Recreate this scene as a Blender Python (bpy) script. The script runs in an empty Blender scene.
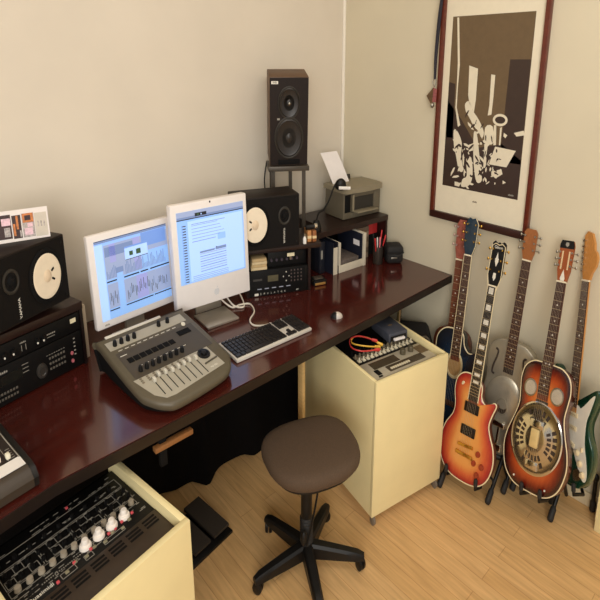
import bpy, bmesh, math, random
from mathutils import Vector, Matrix
random.seed(7)
COL = bpy.context.scene.collection
TALL = 1.5            # the room of the photograph is drawn tall: every height is this many times the plan scale
PI = math.pi
def R(a): return math.radians(a)
RX = lambda a: Matrix.Rotation(R(a), 4, 'X')
RY = lambda a: Matrix.Rotation(R(a), 4, 'Y')
RZ = lambda a: Matrix.Rotation(R(a), 4, 'Z')
TR = lambda x, y, z: Matrix.Translation((x, y, z))
I4 = Matrix.Identity(4)

# ------------------------------------------------------------------ materials
def lin(c):
    return tuple(((v/255)/12.92 if v/255 <= .04045 else ((v/255+.055)/1.055)**2.4) for v in c) + (1,)
MATS = {}
def mat(name, rgb, rough=.5, metal=0, noise=0, nscale=30, spec=None, emit=0, bump=0, coat=0, trans=0, stretch=None, noise2=None):
    if name in MATS: return MATS[name]
    m = bpy.data.materials.new(name); m.use_nodes = True
    nt = m.node_tree; b = nt.nodes['Principled BSDF']
    c = lin(rgb)
    b.inputs['Base Color'].default_value = c
    b.inputs['Roughness'].default_value = rough
    b.inputs['Metallic'].default_value = metal
    if spec is not None: b.inputs['Specular IOR Level'].default_value = spec
    if coat: b.inputs['Coat Weight'].default_value = coat; b.inputs['Coat Roughness'].default_value = .08
    if trans: b.inputs['Transmission Weight'].default_value = trans
    if emit:
        b.inputs['Emission Color'].default_value = c; b.inputs['Emission Strength'].default_value = emit
    if noise or bump:
        tc = nt.nodes.new('ShaderNodeTexCoord'); mp = nt.nodes.new('ShaderNodeMapping'); nz = nt.nodes.new('ShaderNodeTexNoise')
        nz.inputs['Scale'].default_value = nscale; nz.inputs['Detail'].default_value = 4
        if stretch: mp.inputs['Scale'].default_value = stretch
        nt.links.new(tc.outputs['Object'], mp.inputs['Vector']); nt.links.new(mp.outputs['Vector'], nz.inputs['Vector'])
        if noise:
            rp = nt.nodes.new('ShaderNodeValToRGB')
            rp.color_ramp.elements[0].position = .3; rp.color_ramp.elements[1].position = .7
            rp.color_ramp.elements[0].color = tuple(v*(1-noise) for v in c[:3]) + (1,)
            rp.color_ramp.elements[1].color = lin(noise2) if noise2 else tuple(min(1, v*(1+noise)) for v in c[:3]) + (1,)
            nt.links.new(nz.outputs['Fac'], rp.inputs['Fac']); nt.links.new(rp.outputs['Color'], b.inputs['Base Color'])
        if bump:
            bp = nt.nodes.new('ShaderNodeBump'); bp.inputs['Strength'].default_value = bump; bp.inputs['Distance'].default_value = .002
            nt.links.new(nz.outputs['Fac'], bp.inputs['Height']); nt.links.new(bp.outputs['Normal'], b.inputs['Normal'])
    MATS[name] = m
    return m
def burst(name, stops, rough=.18):
    m = bpy.data.materials.new(name); m.use_nodes = True; nt = m.node_tree; b = nt.nodes['Principled BSDF']
    at = nt.nodes.new('ShaderNodeAttribute'); at.attribute_name = 'burst'
    rp = nt.nodes.new('ShaderNodeValToRGB'); cr = rp.color_ramp
    while len(cr.elements) < len(stops): cr.elements.new(.5)
    for e, (p, c) in zip(cr.elements, stops): e.position = p; e.color = lin(c)
    tc = nt.nodes.new('ShaderNodeTexCoord'); nz = nt.nodes.new('ShaderNodeTexNoise'); mp = nt.nodes.new('ShaderNodeMapping')
    mp.inputs['Scale'].default_value = (60, 60, 3); nz.inputs['Scale'].default_value = 1.5
    ad = nt.nodes.new('ShaderNodeMath'); ad.operation = 'MULTIPLY_ADD'; ad.inputs[1].default_value = .10; 
    nt.links.new(tc.outputs['Object'], mp.inputs['Vector']); nt.links.new(mp.outputs['Vector'], nz.inputs['Vector'])
    nt.links.new(nz.outputs['Fac'], ad.inputs[0]); nt.links.new(at.outputs['Fac'], ad.inputs[2])
    nt.links.new(ad.outputs['Value'], rp.inputs['Fac']); nt.links.new(rp.outputs['Color'], b.inputs['Base Color'])
    b.inputs['Roughness'].default_value = rough; b.inputs['Coat Weight'].default_value = .4
    return m
def planks():
    m = bpy.data.materials.new('laminate floor'); m.use_nodes = True; nt = m.node_tree; b = nt.nodes['Principled BSDF']
    N = nt.nodes.new; L = nt.links.new
    tc = N('ShaderNodeTexCoord'); mp = N('ShaderNodeMapping'); mp.inputs['Rotation'].default_value[2] = R(90)
    br = N('ShaderNodeTexBrick'); br.inputs['Scale'].default_value = 1
    br.inputs['Brick Width'].default_value = 1.1; br.inputs['Row Height'].default_value = .085
    br.inputs['Mortar Size'].default_value = .0022; br.inputs['Mortar Smooth'].default_value = .6
    br.inputs['Color1'].default_value = lin((216, 174, 118)); br.inputs['Color2'].default_value = lin((224, 184, 130))
    br.inputs['Mortar'].default_value = lin((190, 146, 94)); br.offset = .37
    L(tc.outputs['Object'], mp.inputs['Vector']); L(mp.outputs['Vector'], br.inputs['Vector'])
    mp2 = N('ShaderNodeMapping'); mp2.inputs['Scale'].default_value = (26, 2.2, 1)
    nz = N('ShaderNodeTexNoise'); nz.inputs['Scale'].default_value = 2.2; nz.inputs['Detail'].default_value = 6; nz.inputs['Distortion'].default_value = .5
    L(tc.outputs['Object'], mp2.inputs['Vector']); L(mp2.outputs['Vector'], nz.inputs['Vector'])
    rp = N('ShaderNodeValToRGB'); rp.color_ramp.elements[0].position = .3; rp.color_ramp.elements[1].position = .72
    rp.color_ramp.elements[0].color = (.74, .70, .66, 1); rp.color_ramp.elements[1].color = (1.05, 1.05, 1.05, 1)
    mx = N('ShaderNodeMixRGB'); mx.blend_type = 'MULTIPLY'; mx.inputs[0].default_value = .8
    L(nz.outputs['Fac'], rp.inputs['Fac']); L(br.outputs['Color'], mx.inputs[1]); L(rp.outputs['Color'], mx.inputs[2])
    L(mx.outputs['Color'], b.inputs['Base Color']); b.inputs['Roughness'].default_value = .42
    return m

# ------------------------------------------------------------------ mesh builder
class MB:
    def __init__(s): s.v = []; s.f = []; s.mi = []; s.b = []; s.m = 0; s.M = I4; s.t = 1.0
    def add(s, vs, fs, M=None, bt=None):
        o = len(s.v); X = s.M @ M if M is not None else s.M
        for i, p in enumerate(vs): s.v.append(X @ Vector(p)); s.b.append(bt[i] if bt else s.t)
        for f in fs: s.f.append([i+o for i in f]); s.mi.append(s.m)
        return s
    def box(s, x0, x1, y0, y1, z0, z1, bev=0, M=None, seg=2):
        if bev <= 0:
            vs = [(x, y, z) for z in (z0, z1) for y in (y0, y1) for x in (x0, x1)]
            return s.add(vs, [(0, 2, 3, 1), (4, 5, 7, 6), (0, 1, 5, 4), (2, 6, 7, 3), (0, 4, 6, 2), (1, 3, 7, 5)], M)
        bm = bmesh.new(); bmesh.ops.create_cube(bm, size=1)
        for v in bm.verts:
            v.co = Vector(((x0+x1)/2+v.co.x*(x1-x0), (y0+y1)/2+v.co.y*(y1-y0), (z0+z1)/2+v.co.z*(z1-z0)))
        bmesh.ops.bevel(bm, geom=bm.edges[:], offset=bev, segments=seg, affect='EDGES', profile=.5)
        bm.verts.index_update()
        s.add([v.co.copy() for v in bm.verts], [[v.index for v in f.verts] for f in bm.faces], M); bm.free(); return s
    def cbox(s, cx, cy, cz, sx, sy, sz, bev=0, M=None): return s.box(cx-sx/2, cx+sx/2, cy-sy/2, cy+sy/2, cz-sz/2, cz+sz/2, bev, M)
    def cyl(s, p0, p1, r0, r1=None, n=16, caps=True):
        if r1 is None: r1 = r0
        return s.rings([(p0, r0), (p1, r1)], n, caps)
    def rings(s, pr, n=12, caps=True):   # tube through points with radii
        P = [Vector(p) for p, r in pr]; vs = []; fs = []
        up = None
        for i, (p, r) in enumerate(pr):
            d = (P[min(i+1, len(P)-1)]-P[max(i-1, 0)])
            if d.length < 1e-9: d = Vector((0, 0, 1))
            d.normalize()
            if up is None: up = Vector((0, 0, 1)) if abs(d.z) < .9 else Vector((1, 0, 0))
            a = (up - d*up.dot(d)).normalized(); up = a; b = d.cross(a)
            for k in range(n):
                t = 2*PI*k/n; vs.append(P[i]+(a*math.cos(t)+b*math.sin(t))*r)
        for i in range(len(pr)-1):
            for k in range(n):
                fs.append((i*n+k, i*n+(k+1) % n, (i+1)*n+(k+1) % n, (i+1)*n+k))
        if caps: fs.append(tuple(range(n))[::-1]); fs.append(tuple((len(pr)-1)*n+k for k in range(n)))
        return s.add(vs, fs)
    def tube(s, pts, r, n=8, closed=False, smooth=4):
        P = crs(pts, smooth, closed) if smooth > 1 else [Vector(p) for p in pts]
        if closed: P = P + [P[0]]
        return s.rings([(p, r) for p in P], n, not closed)
    def lathe(s, prof, n=24, M=None, sx=1, sy=1):    # profile (r, z) round local z
        vs = []; fs = []
        for r, z in prof:
            for k in range(n): t = 2*PI*k/n; vs.append((r*math.cos(t)*sx, r*math.sin(t)*sy, z))
        for i in range(len(prof)-1):
            for k in range(n): fs.append((i*n+k, i*n+(k+1) % n, (i+1)*n+(k+1) % n, (i+1)*n+k))
        fs.append(tuple(range(n))[::-1]); fs.append(tuple((len(prof)-1)*n+k for k in range(n)))
        return s.add(vs, fs, M)
    def prism(s, pts, z0, z1, M=None):
        n = len(pts); vs = [(x, y, z0) for x, y in pts]+[(x, y, z1) for x, y in pts]
        fs = [tuple(range(n))[::-1], tuple(range(n, 2*n))]+[(i, (i+1) % n, n+(i+1) % n, n+i) for i in range(n)]
        return s.add(vs, fs, M)
    def poly(s, pts, M=None): return s.add(pts, [tuple(range(len(pts)))], M)
    def ball(s, c, r, n=12, sz=1):
        pr = [(max(1e-4, r*math.sin(PI*i/(n//2+2))), -r*sz*math.cos(PI*i/(n//2+2))) for i in range(n//2+3)]
        return s.lathe(pr, n, TR(*c))
    def text(s, body, size, M, depth=.0004, align='CENTER'):
        cu = bpy.data.curves.new('lettering', 'FONT'); cu.body = body; cu.size = size; cu.extrude = depth; cu.align_x = align; cu.align_y = 'CENTER'; cu.resolution_u = 2
        o = bpy.data.objects.new('lettering', cu); COL.objects.link(o)
        me = bpy.data.meshes.new_from_object(o); bpy.data.objects.remove(o); bpy.data.curves.remove(cu)
        s.add([v.co.copy() for v in me.vertices], [list(p.vertices) for p in me.polygons], M); bpy.data.meshes.remove(me); return s
    def scribble(s, w, h, M, n=5):      # lettering too small to read
        for k in range(n): s.box(-w/2+k*w/n, -w/2+(k+.72)*w/n, -h/2, h/2*(1 if k % 2 else .6), 0, .0004, 0, M)
        return s
    def build(s, name, mats, parent=None, sharp=38, flat=False):
        me = bpy.data.meshes.new(name)
        me.from_pydata([(p.x, p.y, p.z*TALL) for p in s.v], [], s.f)
        if not isinstance(mats, (list, tuple)): mats = [mats]
        for m in mats: me.materials.append(m)
        for p, i in zip(me.polygons, s.mi): p.material_index = min(i, len(mats)-1)
        at = me.attributes.new('burst', 'FLOAT', 'POINT')
        for i, b in enumerate(s.b): at.data[i].value = b
        bm = bmesh.new(); bm.from_mesh(me); bmesh.ops.recalc_face_normals(bm, faces=bm.faces)
        for f in bm.faces: f.smooth = not flat
        lim = R(sharp)
        for e in bm.edges: e.smooth = len(e.link_faces) == 2 and e.calc_face_angle(0) < lim
        bm.to_mesh(me); bm.free()
        o = bpy.data.objects.new(name, me); COL.objects.link(o)
        if parent: o.parent = parent
        return o
def crs(pts, sub=4, closed=False):
    P = [Vector(p) for p in pts]; n = len(P); out = []
    rng = range(n) if closed else range(n-1)
    for i in rng:
        if closed: a, b, c, d = P[(i-1) % n], P[i], P[(i+1) % n], P[(i+2) % n]
        else: a, b, c, d = P[max(i-1, 0)], P[i], P[i+1], P[min(i+2, n-1)]
        for k in range(sub):
            t = k/sub; out.append(.5*((2*b)+(c-a)*t+(2*a-5*b+4*c-d)*t*t+(3*b-a-3*c+d)*t**3))
    if not closed: out.append(P[-1])
    return out
def rrect(x0, x1, y0, y1, r, n=6):
    out = []
    for cx, cy, a in ((x1-r, y1-r, 0), (x0+r, y1-r, 90), (x0+r, y0+r, 180), (x1-r, y0+r, 270)):
        for k in range(n+1): t = R(a+90*k/n); out.append((cx+r*math.cos(t), cy+r*math.sin(t)))
    return out
def outline(pts, sub=5): return [(p.x, p.y) for p in crs([(x, y, 0) for x, y in pts], sub, True)]
def tag(o, label, cat, group=None, kind=None):
    if kind: o['kind'] = kind
    if label: o['label'] = label
    if cat: o['category'] = cat
    if group: o['group'] = group
    return o
def thing(name, label, cat, loc, rz=0, group=None):
    o = bpy.data.objects.new(name, None); COL.objects.link(o); o.empty_display_size = .05
    o.location = (loc[0], loc[1], loc[2]*TALL); o.rotation_euler = (0, 0, R(rz))
    return tag(o, label, cat, group)
def single(mb, name, mats, label, cat, loc, rz=0, group=None, sharp=38):
    o = mb.build(name, mats, None, sharp); o.location = (loc[0], loc[1], loc[2]*TALL); o.rotation_euler = (0, 0, R(rz))
    return tag(o, label, cat, group)
def struct(mb, name, mats): o = mb.build(name, mats, None); o['kind'] = 'structure'; return o
def dup(o, loc, rz, label, group):
    r = o.copy(); COL.objects.link(r); r.location = (loc[0], loc[1], loc[2]*TALL); r.rotation_euler = (0, 0, R(rz)); r['label'] = label
    if group: r['group'] = group
    for ch in list(o.children):
        c = ch.copy(); COL.objects.link(c); c.parent = r
        for g in list(ch.children): d = g.copy(); COL.objects.link(d); d.parent = c
    return r

# shared materials
black = mat('black plastic', (20, 18, 17), .45, noise=.15, nscale=60, spec=.3)
blackm = mat('black painted metal', (17, 16, 16), .4, noise=.12, nscale=40, spec=.3)
matte = mat('matte black', (12, 11, 11), .8, noise=.2, nscale=90, spec=.2)
rubber = mat('black rubber', (30, 28, 27), .7, noise=.1)
white = mat('white plastic', (238, 234, 228), .3, noise=.02)
cream = mat('cream painted board', (236, 220, 168), .5, noise=.03, nscale=6)
creamedge = mat('cream edge', (246, 235, 198), .5, noise=.02)
chrome = mat('chrome', (215, 212, 205), .14, 1, noise=.03)
nickel = mat('dull nickel', (170, 163, 150), .32, 1, noise=.08)
gold = mat('gold plating', (214, 170, 84), .25, 1, noise=.05)
alu = mat('brushed aluminium', (176, 168, 156), .4, .6, noise=.06, nscale=20, stretch=(60, 2, 2))
paperw = mat('white paper', (240, 234, 232), .8, noise=.02)
inkw = mat('white ink', (226, 222, 210), .6, noise=.03)
inkg = mat('pale grey ink', (150, 145, 135), .6, noise=.03)
lcd = mat('dull lcd', (92, 86, 66), .25, noise=.1)
red = mat('red plastic', (196, 40, 42), .4, noise=.06)
pink = mat('pink plastic', (224, 120, 128), .4, noise=.06)
# ------------------------------------------------------------------ room shell
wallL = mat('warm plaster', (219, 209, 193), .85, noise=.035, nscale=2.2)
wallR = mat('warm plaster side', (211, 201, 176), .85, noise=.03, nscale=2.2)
m = MB(); m.box(-5.6, .2, -5.2, .2, -.08, 0); struct(m, 'floor', planks())
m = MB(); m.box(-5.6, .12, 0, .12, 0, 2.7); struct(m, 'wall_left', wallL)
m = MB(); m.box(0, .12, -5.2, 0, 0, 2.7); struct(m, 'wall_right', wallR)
m = MB(); m.box(-5.6, .12, -5.2, .12, 2.7, 2.8); struct(m, 'ceiling', mat('ceiling paint', (240, 232, 214), .9, noise=.02, nscale=3))
bb = mat('painted skirting', (214, 198, 164), .6, noise=.03)
m = MB(); m.box(-5.6, -.014, -.014, -.0005, .0005, .06, .004); struct(m, 'baseboard_left', bb)
m = MB(); m.box(-.014, -.0005, -5.2, -.002, .0005, .06, .004); struct(m, 'baseboard_right', bb)
m = MB(); m.box(-.020, -.0005, -.020, -.0005, .748, 2.699, .004); struct(m, 'trim_1', mat('white corner trunking', (244, 238, 226), .45, noise=.02))

# ------------------------------------------------------------------ desk
mahog = mat('dark mahogany lacquer', (70, 25, 19), .15, noise=.12, nscale=3, stretch=(3, 26, 3), coat=.5, spec=.7)
edgeb = mat('dark desk edging', (24, 14, 12), .38, noise=.12, nscale=30)
t = thing('desk', 'long glossy dark mahogany desk running along the wall with the monitors', 'desk', (0, 0, 0))
DP = [(-3.4, -1.20), (-2.60, -1.045), (-2.50, -1.027), (-.003, -1.027), (-.003, -.024), (-.024, -.024), (-.024, -.003), (-3.4, -.003)]
m = MB(); m.prism([(x, y+.004 if y < -.9 else y) for x, y in DP], .7440, .747); m.build('desktop', mahog, t)
m = MB(); m.prism([(-3.4, -1.20), (-2.60, -1.045), (-2.50, -1.027), (-.004, -1.027), (-.004, -1.0), (-2.50, -1.0), (-2.60, -1.018), (-3.4, -1.17)], .712, .7440)
m.build('front_edge', edgeb, t)
m = MB(); m.box(-3.4, -.026, -.999, -.026, .714, .7438); m.build('underside', matte, t)
for x in (-.28, -.24):
    pass
m = MB(); m.cyl((-.262, -.80, .012), (-.262, -.80, .714), .017, n=20); m.lathe([(.03, .012), (.03, 0)], 20, TR(-.262, -.80, 0)); m.build('leg', chrome, t)
m = MB(); m.cyl((-.262, -.15, .012), (-.262, -.15, .714), .017, n=20); m.lathe([(.03, .012), (.03, 0)], 20, TR(-.262, -.15, 0)); m.build('leg', chrome, t)
m = MB(); m.box(-1.262, -1.238, -.93, -.90, .0, .714, .003) if False else m.box(-1.165, -1.143, -.815, -.775, 0, .714, .003); o = m.build('leg', mat('pale birch ply', (205, 170, 112), .5, noise=.08, nscale=8, stretch=(1, 1, 14)), t); o['label'] = 'pale plywood support post'
m = MB(); m.box(-2.10, -2.07, -.985, -.965, .60, .7119, .002); m.build('bracket', matte, t)
m = MB(); m.box(-2.125, -1.955, -1.0, -.972, .658, .674, .003)
o = m.build('batten', mat('raw pine', (140, 92, 48), .6, noise=.1, nscale=10, stretch=(14, 2, 2)), t); o['label'] = 'raw pine batten under the front edge'
# hanging black cloth under the desk
m = MB(); N = 90; vs = []; fs = []
bt = [(-3.2, .02, .0), (-2.1, .02, .0), (-1.86, .05, .05), (-1.72, .02, .04), (-1.62, .012, .07), (-1.545, .004, -.01), (-1.46, .03, .0), (-1.373, .012, .02), (-1.28, .03, 0.), (-1.20, .012, -.02), (-1.02, .008, -.02), (-.80, .004, -.01)]
def lerp(x):
    for a, b in zip(bt, bt[1:]):
        if x <= b[0]: k = (x-a[0])/(b[0]-a[0]); k = k*k*(3-2*k); return a[1]+(b[1]-a[1])*k, a[2]+(b[2]-a[2])*k
    return bt[-1][1:]
for j in range(13):
    for i in range(N+1):
        x = -3.2+2.42*i/N; z0, dy = lerp(x); q = j/12
        y = -.36+.018*math.sin(x*17)*(1-.6*q)+dy*(1-q)**2
        vs.append((x, y, z0+(.712-z0)*q))
for j in range(12):
    for i in range(N): a = j*(N+1)+i; fs.append((a, a+1, a+N+2, a+N+1))
m.add(vs, fs)
single(m, 'black_curtain', mat('black cloth', (14, 12, 12), .95, noise=.25, nscale=120, spec=.1), 'black cloth hung under the desk, its wavy hem just above the floor', 'curtain', (0, 0, 0), sharp=80)

# ------------------------------------------------------------------ bookshelf speakers with white cones (on their sides)
walnut = mat('black ash veneer', (30, 22, 18), .5, noise=.2, nscale=10, stretch=(3, 30, 30), spec=.25)
conew = mat('white paper cone', (236, 222, 198), .7, noise=.03, nscale=40)
coned = mat('cream dust cap', (226, 205, 176), .6, noise=.05)
baffle = mat('speaker baffle', (15, 12, 11), .6, noise=.15, nscale=50, spec=.2)
ringm = mat('dark grey ring', (48, 44, 38), .5, noise=.1, spec=.3)
def ns_speaker(name, label, loc, rz, w, h, d, wx, tx, tz, lx, lz, lrot, group, cr=.355):
    t = thing(name, label, 'speaker', loc, rz, group)
    m = MB(); m.box(0, w, .004, d, 0, h, .004); m.build('cabinet', walnut, t)
    m = MB(); m.box(.006, w-.006, 0, .0041, .006, h-.006); b = m.build('baffle', baffle, t)
    for sx, sz in ((.02, .02), (w-.02, .02), (.02, h-.02), (w-.02, h-.02)): m = MB(); m.lathe([(.005, 0), (.005, .002)], 8, TR(sx, 0, sz) @ RX(90)); m.build('screw', blackm, b)
    F = lambda x, z, y=0: TR(x, -y, z) @ RX(90)
    cz = h/2; rr = h*cr
    m = MB(); m.lathe([(rr*1.14, 0), (rr*1.14, .005), (rr*1.02, .009), (rr*1.0, .004), (rr*.9, .007)], 48, F(wx, cz)); wf = m.build('woofer_surround', matte, t)
    m = MB(); m.lathe([(rr*.93, .0075), (rr*.9, .0085), (rr*.33, -.002+.004), (rr*.32, .0035), (rr*.2, .0085), (.001, .0105)], 48, F(wx, cz)); m.build('cone', conew, wf)
    m = MB(); m.lathe([(rr*.31, .0045), (rr*.24, .0095), (rr*.12, .0125), (.001, .0135)], 32, F(wx, cz)); m.build('dust_cap', coned, wf)
    s = 1 if lrot > 0 else -1
    for q in (28, -28): m = MB(); m.cbox(s*rr*.42, 0, 0, rr*.2, rr*.09, .004, .001, F(wx, cz, .008) @ RZ(q*s)); m.build('lead_tab', matte, wf)
    m = MB(); m.lathe([(h*.175, 0), (h*.175, .004), (h*.15, .006), (h*.13, .003)], 32, F(tx, tz)); m.m = 1; m.lathe([(h*.13, .003), (h*.08, .0035), (h*.06, .012), (.001, .016)], 24, F(tx, tz)); m.build('tweeter', [ringm, matte], t)
    m = MB(); m.text('YAMAHA', h*.072, F(lx, lz, .0006) @ RZ(lrot)); m.build('lettering', inkw, t)
    return t
SG = 'pair of monitor speakers lying on their sides'
ns_speaker('monitor_speaker', 'black speaker with white cone on the left equipment rack, topped by a photo card', (-2.556, -.566, .985), 24, .385, .203, .20, .276, .118, .128, .142, .044, 90, SG)
ns_speaker('monitor_speaker', 'black speaker with white cone beside the larger computer, in front of the speaker stand', (-1.292, -.395, .957), -22, .385, .215, .20, .112, .290, .132, .287, .050, -90, SG)

# card on the left speaker
t = thing('photo_card', 'white card printed with small photos propped on the left speaker', 'card', (-2.258, -.412, 1.1895), -12)
CM = RX(-10)
m = MB(); m.M = CM; m.box(-.32, 0, 0, .002, 0, .089); m.build('sheet', mat('white card', (232, 224, 220), .6, noise=.02), t)
cols = [mat('print dark brown', (58, 34, 32), .5, noise=.4, nscale=90), mat('print pale pink', (226, 190, 200), .5, noise=.2, nscale=80), mat('print orange', (196, 118, 62), .5, noise=.3, nscale=90), mat('print grey', (170, 160, 156), .5, noise=.4, nscale=120), mat('print sand', (205, 196, 182), .6, noise=.05)]
m = MB(); m.M = CM
def pr(x0, x1, z0, z1, i, y=-.0006): m.m = i; m.box(x0, x1, y, 0.0001, z0, z1)
pr(-.052, -.006, .006, .074, 4); pr(-.098, -.054, .008, .076, 3); pr(-.134, -.102, .008, .074, 0); pr(-.30, -.138, .010, .078, 0)
pr(-.096, -.056, .050, .076, 2, -.001); pr(-.088, -.066, .056, .070, 0, -.0014); pr(-.092, -.062, .014, .034, 1, -.001); pr(-.080, -.060, .036, .048, 1, -.001)
pr(-.120, -.112, .034, .072, 2, -.001); pr(-.132, -.124, .016, .05, 2, -.001); pr(-.110, -.104, .012, .03, 3, -.001)
pr(-.172, -.140, .048, .068, 1, -.001); pr(-.165, -.144, .016, .042, 3, -.001); pr(-.22, -.18, .05, .07, 1, -.001); pr(-.21, -.185, .018, .040, 3, -.001)
for k in range(3): pr(-.042+.011*k, -.037+.011*k, .034, .050, 3, -.001)
m.build('printed_photos', cols, t)

# ------------------------------------------------------------------ left equipment rack
shelfw = mat('dark shelf board', (36, 19, 15), .32, noise=.2, nscale=6, stretch=(3, 30, 3))
t = thing('rack_shelf', 'low dark shelf unit at the far left holding two rack units under a speaker', 'shelf', (-2.173, -.394, .747), 13.7)
m = MB(); m.box(-.56, .012, -.012, .235, .190, .216, .002); m.build('shelf_board', shelfw, t)
m = MB(); m.box(.014, .052, .035, .24, .0005, .185, .002); o = m.build('end_panel', mat('painted gloss greige', (172, 156, 134), .35, noise=.05), t); o['label'] = 'end panel with its gloss painted pale'  # light reflected by the glossy board is painted in as pale greige
m = MB(); m.box(.0, .0135, -.004, .24, .0005, .189); m.build('side_panel', edgeb, t)
m = MB(); m.box(-.56, -.002, .20, .235, .0005, .189); m.build('back_panel', matte, t)
gearb = mat('black rack panel', (14, 13, 13), .45, noise=.12, nscale=40, spec=.25)
def unit(name, label, cat, loc, rz, w, h, d, group=None):
    t = thing(name, label, cat, loc, rz, group)
    m = MB(); m.box(0, w, 0.004, d, 0, h, .001); m.build('case', gearb, t)
    m = MB(); m.box(0, w, 0, .0042, 0, h, .001); m.build('front_panel', gearb, t)
    return t
def knobrow(t, pts, r=.007, l=.012, col=None, name='knob'):
    for x, z in pts:
        m = MB(); m.lathe([(r*1.15, 0), (r, l*.6), (r*.9, l), (.0005, l*1.02)], 14, TR(x, 0, z) @ RX(90)); m.box(-.0008, .0008, -l-.0012, -l+.0005, r*.1, r*.85, 0, TR(x, 0, z)); m.build(name, col or blackm, t)
def LX(px): return -(85-px)*.0044           # along the rack front
def wl(x): return (-2.173+x*math.cos(R(13.7)), -.394+x*math.sin(R(13.7)))
ox, oy = wl(-.5)
t = unit('rack_preamp', 'slim black rack unit with white knob markers, upper of the two in the left shelf', 'audio rack unit', (ox, oy, .872), 13.7, .497, .058, .19)
knobrow(t, [(.5+LX(v), .026) for v in (8, 16, 39, 45)], .008, .012)
m = MB()
for v in (8, 16, 39, 45): m.lathe([(.0035, 0), (.0035, .0015)], 8, TR(.5+LX(v)-.003, -.012, .021) @ RX(90))
m.m = 1
m.scribble(.026, .005, TR(.5+LX(26), -.0004, .040) @ RX(90))
for v in (24, 28): m.box(.5+LX(v), .5+LX(v)+.002, -.001, 0, .014, .032)
for k in range(5): m.box(.5+LX(49)+k*.008, .5+LX(49)+k*.008+.005, -.001, 0, .026, .030)
m.box(.5+LX(49), .5+LX(57), -.001, 0, .018, .0195)
m.build('panel_marking', [inkw, inkg], t)
m = MB(); m.box(.5+LX(74), .5+LX(80), -.002, 0, .030, .044); m.build('label_plate', mat('ivory label', (222, 212, 178), .5, noise=.03), t)
t = unit('rack_sampler', 'tall black rack sampler with dial, pink jacks and dark display, lower in the left shelf', 'audio rack unit', (ox, oy, .752), 13.7, .497, .116, .19)
m = MB(); m.box(.5+LX(0)-.10, .5+LX(22), -.002, 0, .058, .088); m.build('display', mat('dark display', (20, 22, 20), .1, noise=.1), t)
m = MB(); m.lathe([(.024, 0), (.022, .008), (.014, .010), (.012, .007), (.0005, .007)], 28, TR(.5+LX(40), 0, .046) @ RX(90)); m.build('jog_dial', mat('charcoal dial', (50, 46, 42), .4, noise=.1), t)
for r_ in range(3):
    for k in range(6):
        m = MB(); m.box(-.004, .004, -.004, 0, -.0035, .0035, .001, TR(.5+LX(49)+k*.013, 0, .072-r_*.017)); m.build('button', mat('grey button', (96, 90, 82), .5, noise=.1), t)
for r_ in range(2):
    for k in range(9):
        m = MB(); m.box(-.004, .004, -.004, 0, -.0035, .0035, .001, TR(.5+LX(0)+k*.012-.03, 0, .036-r_*.016)); m.build('button', mat('grey button', (96, 90, 82), .5), t)
for z in (.066, .040):
    m = MB(); m.lathe([(.0065, 0), (.0065, .003), (.003, .0032), (.003, .001)], 14, TR(.5+LX(70)+.01, 0, z-.012) @ RX(90)); m.build('jack', mat('dusty pink jack', (186, 104, 112), .4, noise=.1), t)
m = MB()
m.scribble(.038, .007, TR(.5+LX(5), -.0004, .098) @ RX(90))
for k in range(5): m.box(.5+LX(75), .5+LX(75)+.008, -.001, 0, .096-k*.013, .1-k*.013)
for k in range(8): m.box(.5+LX(46)+k*.011, .5+LX(46)+k*.011+.007, -.001, 0, .083, .0845)
m.m = 1
for k in range(3): m.box(.5+LX(22), .5+LX(28), -.001, 0, .092-k*.012, .0935-k*.012)
m.build('panel_marking', [inkg, inkg], t)

# ------------------------------------------------------------------ right equipment rack
t = thing('rack_shelf', 'dark open shelf beside the larger computer, under the right white-cone speaker', 'shelf', (-1.205, -.377, .747), -25.7)
m = MB(); m.box(-.01, .455, -.012, .285, .188, .2085, .002); m.build('shelf_board', shelfw, t)
m = MB(); m.box(.376, .392, 0, .285, .0005, .188); m.build('side_panel', shelfw, t)
m = MB(); m.box(-.01, .004, 0, .285, .0005, .188); m.build('side_panel', shelfw, t)
m = MB(); m.box(.004, .376, .262, .282, .0005, .188); m.build('back_panel', matte, t)
a = R(-25.7); wr = lambda x, y=0: (-1.205+x*math.cos(R(-25.7))-y*math.sin(R(-25.7)), -.377+x*math.sin(R(-25.7))+y*math.cos(R(-25.7)))
p = wr(.006, .002)
t = unit('sampler_module', 'black rack sampler lettered EMULATOR beside the larger computer', 'audio rack unit', (*p, .748), -25.7, .368, .112, .24)
EX = lambda px: .02+(px-250)*.0059
m = MB(); m.box(EX(266), EX(277), -.002, 0, .060, .086); m.build('display', lcd, t)
for px, z in ((285.5, .094), (285.5, .056), (282.5, .075), (288.5, .075)):
    m = MB(); m.box(-.0025, .0025, -.003, 0, -.0025, .0025, 0, TR(EX(px), 0, z)); m.build('button', inkw, t)
for r_ in range(4):
    for k in range(4):
        m = MB(); m.box(-.0035, .0035, -.003, 0, -.003, .003, 0, TR(EX(291)+k*.021, 0, .098-r_*.015)); m.build('button', mat('dim button', (92, 78, 74), .5), t)
m = MB()
for k in range(5): m.box(EX(255)+k*.045, EX(255)+k*.045+.026, -.0015, 0, .030, .0335)
m.build('soft_key', mat('bluish key', (168, 172, 190), .4, noise=.05), t)
m = MB(); m.box(EX(252), EX(256), -.001, 0, .004, .014); m.build('square_mark', inkw, t)
m = MB()
s = 'EMULATOR'
for k, ch in enumerate(s): m.text(ch, .011, TR(EX(258.5)+k*.0215, -.0004, .010) @ RX(90))
m.text('4XT', .009, TR(EX(297.5), -.0004, .010) @ RX(90))
m.build('lettering', inkw, t)
m = MB(); m.box(EX(251), EX(260), -.002, 0, .068, .076); m.build('disk_slot', mat('slot grey', (70, 66, 62), .5), t)
p = wr(.04, .0)
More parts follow.
